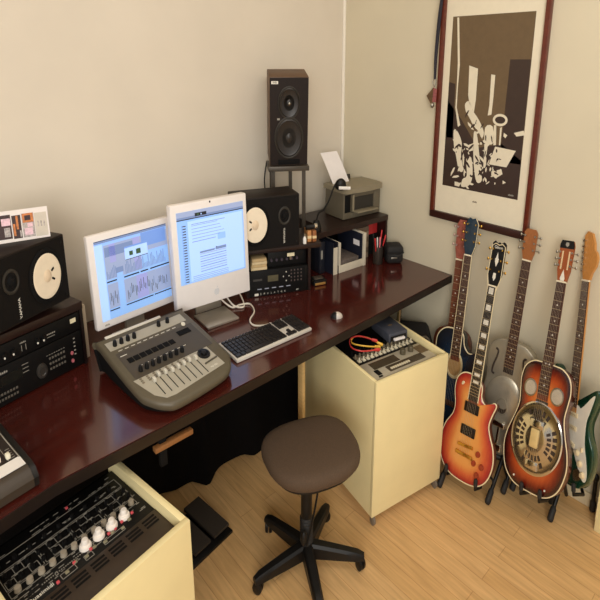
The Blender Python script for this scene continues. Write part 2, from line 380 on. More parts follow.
t = thing('card_stack', 'beige stack of cards lying on top of the lettered rack sampler', 'stack of cards', (*p, .8615), -25.7)
for k in range(4):
    m = MB(); m.box(-.02+.003*k, .078-.002*(k % 2), .004, .10, k*.012, k*.012+.011, .001); m.build('card', mat('beige card %d' % (k % 2), ((214, 192, 150), (196, 168, 122))[k % 2], .7, noise=.08), t)
p = wr(.13, .03)
t = thing('patch_bay', 'dim rack unit with a few plugs between the right speaker shelf and the sampler', 'audio rack unit', (*p, .8615), -25.7)
m = MB(); m.box(0, .24, .0, .2, 0, .062, .002); m.build('case', gearb, t)
for k in range(6): m = MB(); m.lathe([(.007, 0), (.006, .012), (.0005, .0121)], 12, TR(.02+k*.032, 0, .03) @ RX(90)); m.build('socket', mat('dusky socket', (66, 56, 66), .5), t)
m = MB(); m.box(.115, .160, -.024, -.018, .044, .058); m.m = 1; m.box(.132, .142, -.02, 0, .028, .046); m.build('plug_tag', [mat('ivory label', (222, 212, 178)), nickel], t)

# ------------------------------------------------------------------ screens
bezelw = mat('white bezel', (240, 234, 232), .28, noise=.015)
S = {k: mat('screen '+k, c, .35, emit=e) for k, c, e in (('sky', (140, 182, 240), .45), ('pale', (166, 200, 250), .52), ('grey', (150, 166, 204), .36), ('lilac', (152, 158, 216), .38), ('deep', (112, 148, 216), .42), ('line', (74, 80, 104), .15), ('dark', (34, 38, 48), .05), ('mid', (118, 140, 188), .32), ('green', (60, 92, 66), .15))}
SK = list(S); SM = [S[k] for k in SK]
def scr(m, k, x0, x1, z0, z1, y): m.m = SK.index(k); m.box(x0, x1, y, y+.001, z0, z1)
def monitor_panel(t, w, h, bx0, bx1, bz0, bz1, d, tilt, draw, M0=I4):
    P = M0 @ RX(tilt)
    m = MB(); m.M = P; m.box(-w/2, w/2, 0, d, 0, h, .006); m.build('housing', bezelw, t)
    m = MB(); m.M = P; scr(m, 'sky', -w/2+bx0, w/2-bx1, bz0, h-bz1, -.0012); draw(m, -w/2+bx0, w/2-bx1, bz0, h-bz1); m.build('screen', SM, t)
    return P
def draw_tracks(m, x0, x1, z0, z1):
    W = x1-x0; H = z1-z0; y = -.0020
    X = lambda u: x0+u*W; Z = lambda v: z0+v*H
    scr(m, 'grey', X(.11), X(1), Z(.50), Z(.93), y); scr(m, 'mid', X(0), X(1), Z(.965), Z(1), y); scr(m, 'dark', X(0), X(1), Z(.992), Z(1), y-.0004)
    scr(m, 'lilac', X(.18), X(.26), Z(.70), Z(.93), y-.0003); scr(m, 'deep', X(.62), X(.98), Z(.78), Z(.96), y-.0003); scr(m, 'lilac', X(.5), X(.6), Z(.52), Z(.93), y-.0003); scr(m, 'sky', X(.6), X(1), Z(.50), Z(.72), y-.0003)
    scr(m, 'mid', X(.12), X(.5), Z(.78), Z(.9), y-.0003)
    scr(m, 'grey', X(.11), X(1), Z(.13), Z(.44), y); scr(m, 'lilac', X(.5), X(.66), Z(.13), Z(.44), y-.0002); scr(m, 'sky', X(.25), X(.33), Z(.02), Z(.62), y-.0003); scr(m, 'mid', X(.24), X(.34), Z(.55), Z(.62), y-.0005)
    for a, b in ((.11, .24), (.34, .55), (.57, .68), (.71, 1)): scr(m, 'dark', X(a), X(b), Z(.462), Z(.478), y-.0006)
    for a, b in ((.11, .24), (.33, .72), (.74, 1)): scr(m, 'dark', X(a), X(b), Z(.10), Z(.114), y-.0006)
    rr = random.Random(3)
    for k in range(44):
        u = .12+.019*k
        if .24 < u < .35 or u > .97: continue
        q = rr.uniform(.16, .26); scr(m, 'line' if k % 3 else 'mid', X(u), X(u+.007), Z(q), Z(q+rr.uniform(.06, .14)), y-.0006)
        scr(m, 'mid', X(u), X(u+.009), Z(.505), Z(.56+.12*rr.random()), y-.0005)
    scr(m, 'pale', X(.38), X(.70), Z(.68), Z(.84), y-.0008); scr(m, 'deep', X(.38), X(.70), Z(.825), Z(.845), y-.0010); scr(m, 'line', X(.38), X(.70), Z(.675), Z(.683), y-.0010)
    scr(m, 'green', X(.44), X(.49), Z(.72), Z(.775), y-.0012); scr(m, 'green', X(.535), X(.60), Z(.715), Z(.78), y-.0012)
    scr(m, 'pale', X(.0), X(.1), Z(.0), Z(.95), y-.0002)
def draw_mail(m, x0, x1, z0, z1):
    W = x1-x0; H = z1-z0; y = -.0020
    X = lambda u: x0+u*W; Z = lambda v: z0+v*H
    scr(m, 'pale', X(.15), X(.98), Z(.02), Z(.86), y)
    scr(m, 'grey', X(0), X(1), Z(.93), Z(1), y); scr(m, 'mid', X(0), X(1), Z(.90), Z(.93), y-.0002); scr(m, 'dark', X(0), X(1), Z(.888), Z(.900), y-.0004); scr(m, 'dark', X(.26), X(.43), Z(.915), Z(.96), y-.0006)
    scr(m, 'green', X(.29), X(.32), Z(.925), Z(.95), y-.0009); scr(m, 'pale', X(.345), X(.36), Z(.925), Z(.945), y-.0009)
    scr(m, 'sky', X(.0), X(.13), Z(0), Z(.87), y-.0002)
    for k in range(22): scr(m, 'line', X(.075), X(.12), Z(.80-k*.037), Z(.815-k*.037), y-.0006); scr(m, 'deep', X(.062), X(.072), Z(.795-k*.037), Z(.82-k*.037), y-.0006)
    rr = random.Random(5)
    for k in range(5): scr(m, 'mid', X(.20), X(.20+rr.uniform(.2, .5)), Z(.79-k*.045), Z(.796-k*.045), y-.0005)
    scr(m, 'line', X(.20), X(.70), Z(.81), Z(.815), y-.0006)
    scr(m, 'mid', X(.20), X(.55), Z(.565), Z(.573), y-.0006); scr(m, 'sky', X(.58), X(.70), Z(.53), Z(.62), y-.0004)
    for k in range(9): scr(m, 'grey' if k % 2 else 'mid', X(.30), X(.70), Z(.405-k*.035), Z(.415-k*.035), y-.0005)
    scr(m, 'mid', X(.30), X(.52), Z(.39), Z(.41), y-.0006); scr(m, 'mid', X(.54), X(.70), Z(.39), Z(.43), y-.0006); scr(m, 'line', X(.545), X(.56), Z(.42), Z(.435), y-.0008)
    for k in range(3): scr(m, 'mid', X(.18), X(.72), Z(.08-k*.025), Z(.086-k*.025), y-.0005)
t = thing('flat_monitor', 'white framed flat monitor showing audio tracks, behind the grey mixing console', 'monitor', (-1.872, -.352, .747), 5)
MT = TR(0, 0, .083)
P = monitor_panel(t, .442, .318, .030, .026, .026, .022, .035, -4, draw_tracks, MT)
m = MB(); m.M = P; m.scribble(.024, .006, TR(-.17, -.0002, .012) @ RX(90)); m.build('lettering', inkg, t)
m = MB(); m.box(-.05, .05, .045, .07, .012, .20, .003); m.box(-.03, .03, .03, .06, .12, .2, .003); m.build('stand_column', alu, t)
m = MB(); m.box(-.10, .10, -.02, .12, .0003, .013, .003); m.build('foot', alu, t)
t = thing('desktop_computer', 'white all-in-one computer with deep chin on an aluminium foot, showing a document', 'computer', (-1.4800, -.452, .747), -5)
MT = TR(0, 0, .068)
P = monitor_panel(t, .444, .388, .030, .024, .098, .028, .05, -3, draw_mail, MT)
m = MB(); m.M = P; m.lathe([(.004, 0), (.004, .001)], 12, TR(0, 0, .380) @ RX(90)); m.build('camera_lens', matte, t)
m = MB(); m.M = P
app = [(.0, -.014), (.006, -.016), (.012, -.010), (.015, -.002), (.013, .006), (.008, .010), (.001, .008), (-.006, .010), (-.012, .006), (-.015, -.003), (-.012, -.011), (-.006, -.016)]
m.prism(app, 0, .0008, TR(.01, 0, .042) @ RX(90)); m.prism([(.0, .011), (.005, .013), (.007, .019), (.002, .017)], 0, .0008, TR(.01, 0, .042) @ RX(90))
m.build('fruit_emblem', mat('emblem grey', (214, 214, 218), .2), t)
m = MB(); m.box(-.095, .095, -.085, .085, .0005, .010, .003); m.build('foot', alu, t)
m = MB(); m.box(-.08, .08, .07, .082, .008, .20, .003, TR(0, .02, 0)); m.box(-.07, .07, .048, .10, .17, .2, .003); m.build('stand_column', alu, t)

# ------------------------------------------------------------------ mixing console
bodyg = mat('olive grey plastic', (88, 80, 64), .45, noise=.05, nscale=60)
panelg = mat('silver grey panel', (170, 164, 148), .45, noise=.03)
darkp = mat('dark taupe panel', (70, 62, 50), .5, noise=.05)
t = thing('mixing_console', 'grey digital mixing console with eight faders in front of the left monitor', 'mixing console', (-1.918, -.716, .747), 3)
def ztop(y): return .040+(y+.225)*.145        # sloping top
oc = [(-.222, .20), (-.20, .222), (.20, .222), (.222, .20), (.224, -.10), (.205, -.165), (.16, -.208), (.08, -.224), (-.10, -.232), (-.155, -.215), (-.20, -.165), (-.222, -.09)]
ol = [(p.x, p.y) for p in crs([(x, y, 0) for x, y in oc], 4, True)]
m = MB(); n = len(ol)
ys = lambda y: .222-(.222-y)*1.12
vs = [(x*.93, ys(y)*.93, .006) for x, y in ol]+[(x*.985, ys(y*.985), ztop(y)-.024) for x, y in ol]+[(x, ys(y), ztop(y)-.010) for x, y in ol]+[(x*.985, ys(y*.985), ztop(y)-.003) for x, y in ol]+[(x*.955, ys(y*.955), ztop(y*.955)) for x, y in ol]
fs = [tuple(range(n))[::-1], tuple(range(4*n, 5*n))]+[(k*n+i, k*n+(i+1) % n, (k+1)*n+(i+1) % n, (k+1)*n+i) for k in range(4) for i in range(n)]
m.add(vs, fs); m.mi = [1 if 2 <= j < 2+n else 0 for j in range(len(fs))]
m.build('case', [bodyg, matte], t, 50)
SL = Matrix(((1, 0, 0, 0), (0, 1.12, 0, .222*(1-1.12)), (0, .145, 1, .040+.225*.145), (0, 0, 0, 1)))   # lies on the slope
m = MB(); m.M = SL
m.prism([(-.203, -.055), (.16, -.055), (.165, -.174), (-.10, -.198), (-.14, -.193), (-.172, -.158)], .0005, .0015); m.m = 1
m.prism([(-.19, -.053), (.195, -.053), (.195, .11), (-.19, .11)], .0005, .0012); m.m = 0
m.prism([(-.198, .135), (.19, .135), (.19, .188), (-.198, .188)], .0005, .0012)
m.build('control_panel', [panelg, darkp], t)
m = MB(); m.M = SL; m.box(-.18, .10, .212, .223, -.002, .004, .001); m.build('rear_lip', mat('pale lip', (216, 210, 198), .4), t)
for k in range(4): m = MB(); m.M = SL; m.lathe([(.0095, 0), (.0085, .011), (.007, .016), (.0005, .0165)], 16, TR(-.165+k*.031, .158, .001)); m.build('knob', blackm, t)
for k in range(2): m = MB(); m.M = SL; m.lathe([(.0095, 0), (.0085, .011), (.007, .016), (.0005, .0165)], 16, TR(.06+k*.047, .168, .001)); m.build('knob', blackm, t)
for k in range(8): m = MB(); m.M = SL; m.lathe([(.0095, 0), (.0085, .011), (.007, .016), (.0005, .0165)], 16, TR(-.150+k*.029, -.022, .001)); m.build('knob', blackm, t)
for k in range(8): m = MB(); m.M = SL; m.box(-.166+k*.029, -.141+k*.029, .035, .062, .001, .0025); m.build('channel_display', matte, t)
m = MB(); m.M = SL; m.box(.10, .165, .06, .09, .001, .0025); m.build('time_display', matte, t)
m = MB(); m.M = SL
for k in range(8): m.box(-.135+k*.030-.0016, -.135+k*.030+.0016, -.176, -.078, .0016, .0026)
m.build('fader_slot', blackm, t)
for k in range(8):
    yy = -.100+[.0, .016, .012, .006, .008, .010, .014, .01][k]
    m = MB(); m.M = SL; m.box(-.0065, .0065, -.008, .008, .002, .014, .002, TR(-.135+k*.030, yy, 0)); m.build('fader_cap', mat('grey fader cap', (205, 200, 186), .35, noise=.03), t)
m = MB(); m.M = SL; m.lathe([(.028, 0), (.028, .003), (.02, .0035), (.02, .0015), (.013, .0015), (.012, .008), (.0005, .0085)], 28, TR(.122, -.085, .0015)); m.build('jog_wheel', blackm, t)
for r_ in range(3):
    for k in range(9 if r_ else 10):
        m = MB(); m.M = SL; m.box(-.0045, .0045, -.003, .003, .0012, .0035, 0, TR(-.175+k*.030, -.062-.006*0 + r_*-.011+.0, 0)); 
        if k < 8: m.build('button', mat('taupe button', (120, 112, 96), .5), t)
for k in range(8): m = MB(); m.M = SL; m.box(-.0035, .0035, -.003, .003, .0012, .0045, 0, TR(.094+k*.0088, -.135+k*.001, 0)); m.build('button', mat('dark taupe button', (82, 76, 64), .5), t)
m = MB(); m.M = SL; m.lathe([(.010, 0), (.0095, .004), (.0005, .0045)], 16, TR(.16, .118, .001)); m.build('button', mat('ivory button', (224, 216, 196), .4), t)
m = MB(); m.M = SL
for k in range(10): m.box(-.17+k*.03, -.152+k*.03, .118, .1205, .0012, .002)
for k in range(8): m.box(-.14+k*.031, -.127+k*.031, .001, .0032, .0014, .002)
m.box(-.18, -.15, .085, .088, .0014, .002); m.text('digi 002', .012, SL @ TR(.12, -.158, .0016) if False else TR(.118, -.160, .0016), .0002)
m.build('panel_marking', inkw, t)

# ------------------------------------------------------------------ keyboard, mouse, small cables
t = thing('keyboard', 'silver computer keyboard with black keys on the desk below the computer', 'keyboard', (-1.408, -.806, .747), -3)
m = MB(); m.box(-.232, .232, -.088, .088, .0005, .0125, .004, TR(0, 0, .003) @ RX(1.6)); m.build('base', mat('pale silver plastic', (206, 200, 190), .3, noise=.03), t)
m = MB(); m.M = RX(1.6)
K = lambda x0, x1, y0, y1: m.box(x0+.001, x1-.001, y0+.001, y1-.001, .0152, .0215, .002, seg=1)
for r_ in range(5):
    y0 = -.078+r_*.0262
    if r_ == 0:
        for a, b in ((-.225, -.195), (-.195, -.17), (-.17, -.138), (-.138, -.01), (-.01, .02), (.02, .045), (.045, .075)): K(a, b, y0, y0+.0262)
    else:
        off = (0, .012, .006, 0, 0)[r_]
        for k in range(14): K(-.225+k*.0214+off*(k > 0)*0, -.225+(k+1)*.0214, y0, y0+.0262)
for k in range(15): K(-.225+k*.02, -.205+k*.02, .056, .076)
for k in range(3):
    for r_ in (3, 4): K(.084+k*.0195, .1035+k*.0195, -.078+r_*.0262, -.0518+r_*.0262)
    K(.084+k*.0195, .1035+k*.0195, .056, .076); K(.084+k*.0195, .1035+k*.0195, -.078, -.0518)
K(.1035, .123, -.0518, -.0256)
for k in range(4):
    for r_ in range(5): K(.150+k*.0195, .1695+k*.0195, -.078+r_*.0262, -.0518+r_*.0262)
    K(.150+k*.0195, .1695+k*.0195, .056, .076)
m.build('keys', mat('black keycap', (30, 25, 24), .35, noise=.1), t)
t = thing('usb_plug', 'small black plug with blue tint beside the left end of the keyboard', 'plug', (-1.648, -.752, .747), 60)
m = MB(); m.box(-.016, .02, -.010, .010, .001, .014, .004); m.build('body', mat('bluish black plastic', (28, 34, 42), .35), t)
m = MB(); m.ball((-.018, 0, .012), .012); m.build('cap', mat('bluish black plastic', (28, 34, 42)), t)
m = MB(); m.box(.02, .034, -.006, .006, .004, .009); m.build('connector', nickel, t)
t = thing('mouse', 'small silver and black mouse alone on the desk to the right of the keyboard', 'mouse', (-.978, -.893, .747), 150)
m = MB()
pr_ = []
for i in range(9):
    th = PI/2*i/8; pr_.append((max(.0005, .030*math.cos(th)), .021*math.sin(th)))
m.lathe([(.027, .0004)]+pr_, 28, I4, 1.15, .82); m.mi = [0]*len(m.mi); m.build('shell', mat('mouse silver', (218, 210, 202), .15, .3), t)
m = MB(); m.lathe([(r_*1.02, z*1.02+.0006) for r_, z in pr_], 28, I4, 1.17, .84)
keep = [i for i, f in enumerate(m.f) if sum(m.v[k].x for k in f)/len(f) > .004]; m.f = [m.f[i] for i in keep]; m.mi = [m.mi[i] for i in keep]; m.build('button_panel', black, t)
cw = mat('white cable', (228, 220, 206), .45, noise=.02)
def cable(name, pts, r, mt, label, cat='cable', n=8):
    m = MB(); m.tube(pts, r, n, smooth=6); return single(m, name, mt, label, cat, (0, 0, 0), sharp=80)
cable('keyboard_cable', [(-1.41, -.36, .80), (-1.36, -.42, .757), (-1.30, -.42, .752), (-1.25, -.45, .752), (-1.285, -.54, .752), (-1.36, -.60, .752), (-1.38, -.66, .752), (-1.34, -.70, .752), (-1.31, -.718, .758)], .004, cw, 'white cable looping across the desk from computer to keyboard')
cable('power_cable', [(-1.42, -.34, .86), (-1.36, -.37, .79), (-1.34, -.42, .758), (-1.30, -.455, .752), (-1.26, -.40, .752), (-1.24, -.33, .77)], .004, cw, 'white cable hanging behind the foot of the white computer')
t = thing('mixer', 'black mixer with white strip and faders cut off at the left, by the desk corner', 'mixer', (-2.545, -1.005, .747), 9)
m = MB(); pts = [(-.045, .006), (-.048, .028), (-.030, .046), (-.005, .052), (.28, .066), (.28, .006)]
m.add([(x, y, z) for x in (-.42, -.008) for y, z in pts], [tuple(range(6)), tuple(range(6, 12))[::-1]]+[(i, (i+1) % 6, 6+(i+1) % 6, 6+i) for i in range(6)], TR(0, .045, 0))
m.build('case', mat('dark ribbed plastic', (56, 46, 36), .5, noise=.1, nscale=3, stretch=(2, 90, 90)), t)
m = MB(); m.add([(x, y, z) for x in (-.008, .008) for y, z in [(y*1.04-.0, z*1.04) for y, z in pts]], [tuple(range(6)), tuple(range(6, 12))[::-1]]+[(i, (i+1) % 6, 6+(i+1) % 6, 6+i) for i in range(6)], TR(0, .045, 0)); m.build('end_cheek', black, t)
SLm = TR(0, .045, 0) @ Matrix(((1, 0, 0, 0), (0, 1, 0, 0), (0, .049, 1, .0535), (0, 0, 0, 1)))
m = MB(); m.M = SLm; m.box(-.40, -.012, -.006, .040, 0, .002); m.build('white_strip', mat('white strip', (232, 228, 224), .4), t)
m = MB(); m.M = SLm; m.box(-.40, -.012, .046, .27, 0, .0012); m.build('panel', mat('dark brown panel', (40, 30, 26), .5, noise=.1), t)
m = MB(); m.M = SLm; m.box(-.016, -.013, .036, .27, .001, .003); m.build('edge_line', inkg, t)
for k in range(6):
    for j, yy in enumerate((.055, .068, .120)):
        m = MB(); m.M = SLm; m.box(-.007, .007, -.008, .008, .002, .016, .003, TR(-.042-k*.028, yy+.006*(k % 2)+(.03 if j == 2 else 0), 0)); m.build('fader_cap', mat('ivory fader', (232, 226, 204), .4, noise=.03), t) if j != 1 else None
m = MB(); m.M = SLm
for k in range(8): m.box(-.045-k*.028, -.0435-k*.028, .045, .13, .001, .0018)
for k in range(5): m.box(-.035, -.022, .05+k*.012, .052+k*.012, .001, .0018)
m.build('panel_marking', inkg, t)
# ------------------------------------------------------------------ tall loudspeaker on its stand
LT = TR(0, 0, .001) @ RX(9)
t = thing('loudspeaker', 'tall black two-way loudspeaker raised on a metal stand near the corner', 'speaker', (-.772, -.255, 1.238), -34)
m = MB(); m.M = LT; m.box(-.121, .121, .004, .19, 0, .378, .003); m.build('cabinet', mat('walnut brown veneer', (92, 66, 44), .5, noise=.18, nscale=8, stretch=(3, 30, 30)), t)
m = MB(); m.M = LT; m.box(-.119, .119, 0, .0042, .003, .375); m.build('baffle', mat('umber baffle', (30, 20, 16), .55, noise=.15, nscale=40, spec=.25), t)
F = lambda x, z, y=0: TR(x, -y, z) @ RX(90)
drv = mat('driver cone', (32, 26, 22), .4, noise=.1)
for nm, cz, ro in (('woofer', .123, .087), ('mid_driver', .272, .066)):
    m = MB(); m.M = LT; m.lathe([(ro*1.06, 0), (ro*1.06, .004), (ro, .006), (ro*.95, .003)], 48, F(0, cz)); w = m.build(nm, ringm, t)
    m = MB(); m.M = LT; m.lathe([(ro*.95, .003), (ro*.88, .007), (ro*.80, .004), (ro*.25, -.0+.0022), (ro*.22, .006), (.0005, .010)], 48, F(0, cz)); m.build('cone', drv, w)
m = MB(); m.M = LT; m.lathe([(.008, .006), (.005, .016), (.0005, .018)], 14, F(0, .272)); m.build('phase_plug', nickel, t)
m = MB(); m.M = LT; m.box(-.070, .070, -.004, 0, .006, .028, .001); m.build('port', matte, t)
m = MB(); m.M = LT; m.box(-.110, -.068, -.0012, 0, .350, .362); m.m = 1; m.text('HHB', .012, F(-.089, .356, .0014)); m.build('badge', [inkw, ringm], t)
m = MB(); m.M = LT; m.box(-.075, -.058, -.0012, 0, .200, .208); m.build('model_plate', inkg, t)
m = MB(); m.add([(x, y, z) for x in (-.10, .10) for y, z in ((.02, .0003), (.19, .0003), (.19, .028), (.02, .0025))], [(0, 1, 2, 3), (4, 7, 6, 5), (0, 4, 5, 1), (1, 5, 6, 2), (2, 6, 7, 3), (3, 7, 4, 0)]); m.build('wedge_pad', matte, t)
t = thing('speaker_stand', 'dark metal stand with square legs under the tall loudspeaker', 'stand', (-.772, -.255, .747), -34)
smet = mat('grey painted steel', (74, 66, 56), .4, .3, noise=.08)
m = MB(); m.box(-.132, .132, -.012, .20, .468, .490, .003); m.build('top_plate', smet, t)
for x, y in ((-.10, .02), (.10, .02), (-.10, .17), (.03, .17)):
    if True:
        m = MB(); m.box(x-.011, x+.011, y-.011, y+.011, .008, .468); m.build('leg', smet, t)
m = MB(); m.box(-.115, .115, .0, .19, .0003, .008); m.build('base_plate', smet, t)
cable('speaker_cable', [(-.80, -.06, 1.235), (-.805, -.04, 1.15), (-.80, -.05, 1.05), (-.82, -.07, .95), (-.90, -.06, .87)], .004, black, 'thin black wire dropping behind the tall loudspeaker stand')

# ------------------------------------------------------------------ printer shelf and what stands there
SX, SY = -.70, -.449
t = thing('printer_shelf', 'dark wooden desk shelf in the corner carrying the grey printer', 'shelf', (SX, SY, .747), -4.5)
m = MB(); m.prism([(0, 0), (.664, 0), (.664, .40), (.115, .40), (.115, .175), (.045, .135)], .180, .205); m.build('shelf_board', shelfw, t)
m = MB(); m.box(.648, .664, .004, .40, .0005, .180); m.build('side_panel', shelfw, t)
m = MB(); m.box(.115, .131, .18, .385, .0005, .180); m.build('side_panel', shelfw, t)
m = MB(); m.box(.115, .648, .385, .40, .0005, .180); m.build('back_panel', matte, t)
PM = Matrix.Diagonal((1, 1, 1.2, 1)); PG = mat('grey printer plastic', (100, 92, 76), .45, noise=.04); PG2 = mat('light grey printer lid', (138, 128, 106), .4, noise=.04)
t = thing('printer', 'grey inkjet printer with curved lid and sheet feed on the corner shelf', 'printer', (-.382, -.385, .9535), -7.5)
m = MB(); m.M = PM; m.box(0, .075, .008, .215, 0, .106, .006); m.box(.285, .345, .008, .215, 0, .106, .006); m.box(.07, .29, .09, .215, 0, .106, .004); m.box(.07, .29, .012, .10, .0, .022, .003); m.box(.07, .29, .012, .10, .084, .106, .003)
m.build('body', PG, t)
m = MB(); m.M = PM; m.box(.012, .062, .004, .009, .028, .098, .001); m.build('dark_panel', matte, t)
m = MB(); m.M = PM; m.box(.074, .286, .02, .092, .023, .083); m.build('paper_slot', mat('printer shadow grey', (46, 42, 36), .6), t)
lid = [(-.004, .0), (.06, -.022), (.17, -.034), (.28, -.024), (.352, .004), (.352, .205), (.33, .222), (.02, .222), (-.004, .205)]
m = MB(); m.M = PM; m.prism([(p.x, p.y) for p in crs([(x, y, 0) for x, y in lid], 3, True)], .1065, .126); m.build('lid', PG2, t)
m = MB(); m.M = PM; m.box(.085, .275, -.055, .09, .026, .031, .001, TR(0, 0, 0) @ RX(-3)); m.build('output_tray', PG2, t)
m = MB(); m.M = PM; m.box(.078, .094, .0, .012, .03, .095, .002); m.build('front_rib', PG2, t)
m = MB(); m.M = PM; m.box(.06, .24, .19, .198, .126, .19, .002, TR(0, 0, 0) @ RX(-12)); m.build('feed_support', mat('dark feed tray', (52, 46, 40), .5), t)
m = MB(); N = 8; vs = []; 
for i in range(N+1):
    q = i/N; vs += [(-.335-.012*q, -.235+.105*q+.02*q*q, 1.095+.150*q), (-.185-.012*q, -.255+.105*q+.02*q*q, 1.095+.150*q)]
m.add(vs, [(2*i, 2*i+1, 2*i+3, 2*i+2) for i in range(N)])
single(m, 'paper_sheet', paperw, 'white sheet of paper sticking up from the printer feed', 'paper', (0, 0, 0))
t = thing('desk_lamp', 'small black bendy lamp with white tube reaching over the left of the printer', 'lamp', (-.658, -.395, .9525), 0)
m = MB(); m.lathe([(.034, 0), (.034, .01), (.026, .03), (.018, .045), (.0005, .05)], 24); m.build('base', black, t)
m = MB(); m.tube([(.0, 0, .04), (.02, .0, .075), (.07, .005, .085), (.12, .004, .12), (.155, .0, .17), (.185, -.005, .200)], .005, 8); m.build('arm', black, t)
m = MB(); m.lathe([(.030, -.01), (.031, 0), (.026, .018), (.014, .030), (.0005, .033)], 20, TR(.205, -.02, .183) @ RZ(-35) @ RX(28), 1.25, .9); m.build('shade', black, t)
m = MB(); m.cyl((.172, -.035, .176), (.240, -.075, .172), .0075, n=10); m.build('tube', white, t)
bk = mat('tan paperboard', (188, 130, 76), .6, noise=.1); bk2 = mat('brown paperboard', (148, 92, 50), .6, noise=.1)
bxo = [(wr(.388, .012), bk, .048, 'tan small box, nearer the speaker, on the rack shelf end'), (wr(.420, .010), bk2, .046, 'brown small box, further from the speaker, at the rack shelf end')]
for (x, y), mt, h, lb in bxo:
    t = thing('tape_box', lb, 'box', (x, y, .956), -25.7, 'small boxes at the end of the rack shelf')
    m = MB(); m.box(-.012, .012, 0, .075, 0, h, .002); m.build('case', mt, t)
    m = MB(); m.box(-.0123, .0123, -.0006, .05, h*.3, h*.55); m.build('band', mat('cream band', (224, 196, 150), .6, noise=.05), t)
x, y = wr(.352, -.004)
t = thing('bottle', 'tiny white bottle standing against the right white-cone speaker', 'bottle', (x, y, .956), 0)
m = MB(); m.lathe([(.010, 0), (.011, .004), (.011, .022), (.006, .028), (.0055, .032)], 16); m.build('body', white, t)
m = MB(); m.lathe([(.007, .032), (.007, .042), (.0005, .0425)], 14); m.build('cap', nickel, t)
x, y = wr(.440, .055)
t = thing('flashlight', 'short black and silver flashlight lying on the two small boxes', 'flashlight', (*wr(.404, .030), 1.0045), -20)
m = MB(); m.rings([((-.035, 0, .011), .0105), ((.015, 0, .011), .0105), ((.02, 0, .012), .012)], 16); m.build('barrel', black, t)
m = MB(); m.rings([((.02, 0, .012), .012), ((.036, 0, .012), .012), ((.04, 0, .012), .010)], 16); m.build('head', chrome, t)
# dark gadget and dim boxes under the shelf
t = thing('modem', 'flat dark gadget with brassy trim on the desk beside the sampler rack', 'modem', (-.752, -.515, .747), -20)
m = MB(); m.box(-.045, .045, -.03, .05, .0003, .022, .003); m.build('case', black, t)
m = MB(); m.box(-.038, .034, -.034, -.028, .004, .014, .001); m.build('trim', mat('brassy trim', (196, 150, 84), .3, .6, noise=.1), t)
m = MB(); m.box(-.03, .03, -.01, .035, .022, .027, .002); m.build('lid', mat('smoke grey', (70, 62, 54), .4), t)
t = thing('storage_box', 'dark blue-black box under the corner shelf behind the flat gadget', 'box', (-.625, -.42, .747), -8)
m = MB(); m.box(-.022, .022, 0, .14, .0003, .15, .003); m.build('case', mat('blue black card', (22, 24, 34), .5, noise=.1), t)
m = MB(); m.box(-.012, .002, -.002, 0, .07, .11); m.build('label_plate', inkg, t)
WG = mat('pale grey board', (206, 196, 176), .5, noise=.04); DB = mat('dark blue board', (26, 29, 42), .45, noise=.08)
t = thing('magazine_file', 'narrow dark file box with pale front edge under the shelf, left of the wider one', 'file box', (-.592, -.492, .747), -5, 'file boxes under the printer shelf')
m = MB(); m.box(0, .004, .002, .26, .0003, .150); m.build('side_panel', DB, t)
m = MB(); m.box(0, .036, 0, .002, .0003, .128); m.build('front_panel', WG, t)
m = MB(); m.box(.036, .040, .002, .26, .0003, .150); m.build('side_panel', DB, t)
m = MB(); m.box(.006, .034, .006, .24, .002, .120); m.build('contents', mat('brown paper edges', (120, 84, 56), .8, noise=.25, nscale=200, stretch=(8, .3, .3)), t)
t = thing('magazine_file', 'wide pale file box with low front and white label inside its dark blue wall', 'file box', (-.545, -.497, .747), -5, 'file boxes under the printer shelf')
m = MB(); m.box(.002, .225, 0, .006, .0003, .036, .001); m.build('front_panel', WG, t)
m = MB(); m.box(.002, .016, 0, .26, .036, .145, .001); m.build('side_panel', WG, t)
m = MB(); m.box(.215, .222, .006, .26, .0003, .155, .001); o = m.build('side_panel', DB, t); o['label'] = 'dark blue wall'
m = MB(); m.box(.222, .245, -.006, .26, .0003, .160, .001); m.build('side_panel', WG, t)
m = MB(); m.box(.2135, .215, .03, .09, .092, .118); m.build('label_plate', paperw, t)
m = MB(); m.box(.02, .20, .02, .22, .003, .05, .001); m.build('contents', mat('grey papers', (96, 86, 80), .7, noise=.3, nscale=60), t)
for k in range(6):
    single(MB().box(-.055, .055, -.06, .06, 0, .026, .001), 'disc_case', mat(('grey case', 'brown case')[k % 2], ((142, 124, 104), (112, 92, 76))[k % 2], .4, noise=.15), ['lowest grey disc case of the stack behind the pen cup', 'second disc case from the bottom of the stack behind the pen cup', 'third disc case from the bottom of the stack behind the pen cup', 'third disc case from the top of the stack behind the pen cup', 'disc case just below the top of the stack behind the pen cup', 'top disc case of the stack behind the pen cup'][k], 'disc case', (-.225, -.375, .7475+.0265*k), -5+3*(k % 2), 'disc cases behind the pen cup')
for k in range(5):
    pass
t = thing('file_folder', 'red folder box standing under the right end of the corner shelf', 'folder', (-.100, -.415, .747), -5)
m = MB(); m.box(-.055, .045, 0, .16, .0003, .160, .002); m.build('case', mat('red folder', (186, 44, 44), .5, noise=.06), t)
m = MB(); m.box(-.055, .045, -.002, 0, .0005, .105); m.build('front_panel', matte, t)
t = thing('pen_cup', 'glassy dark cup crammed with pens beside the black camera bag', 'cup', (-.213, -.560, .747))
m = MB(); m.lathe([(.030, .0003), (.034, .004), (.034, .085), (.031, .085), (.029, .006), (.0005, .006)], 28); m.build('cup', mat('dark mesh', (66, 58, 52), .35, .4, noise=.2, nscale=160), t)
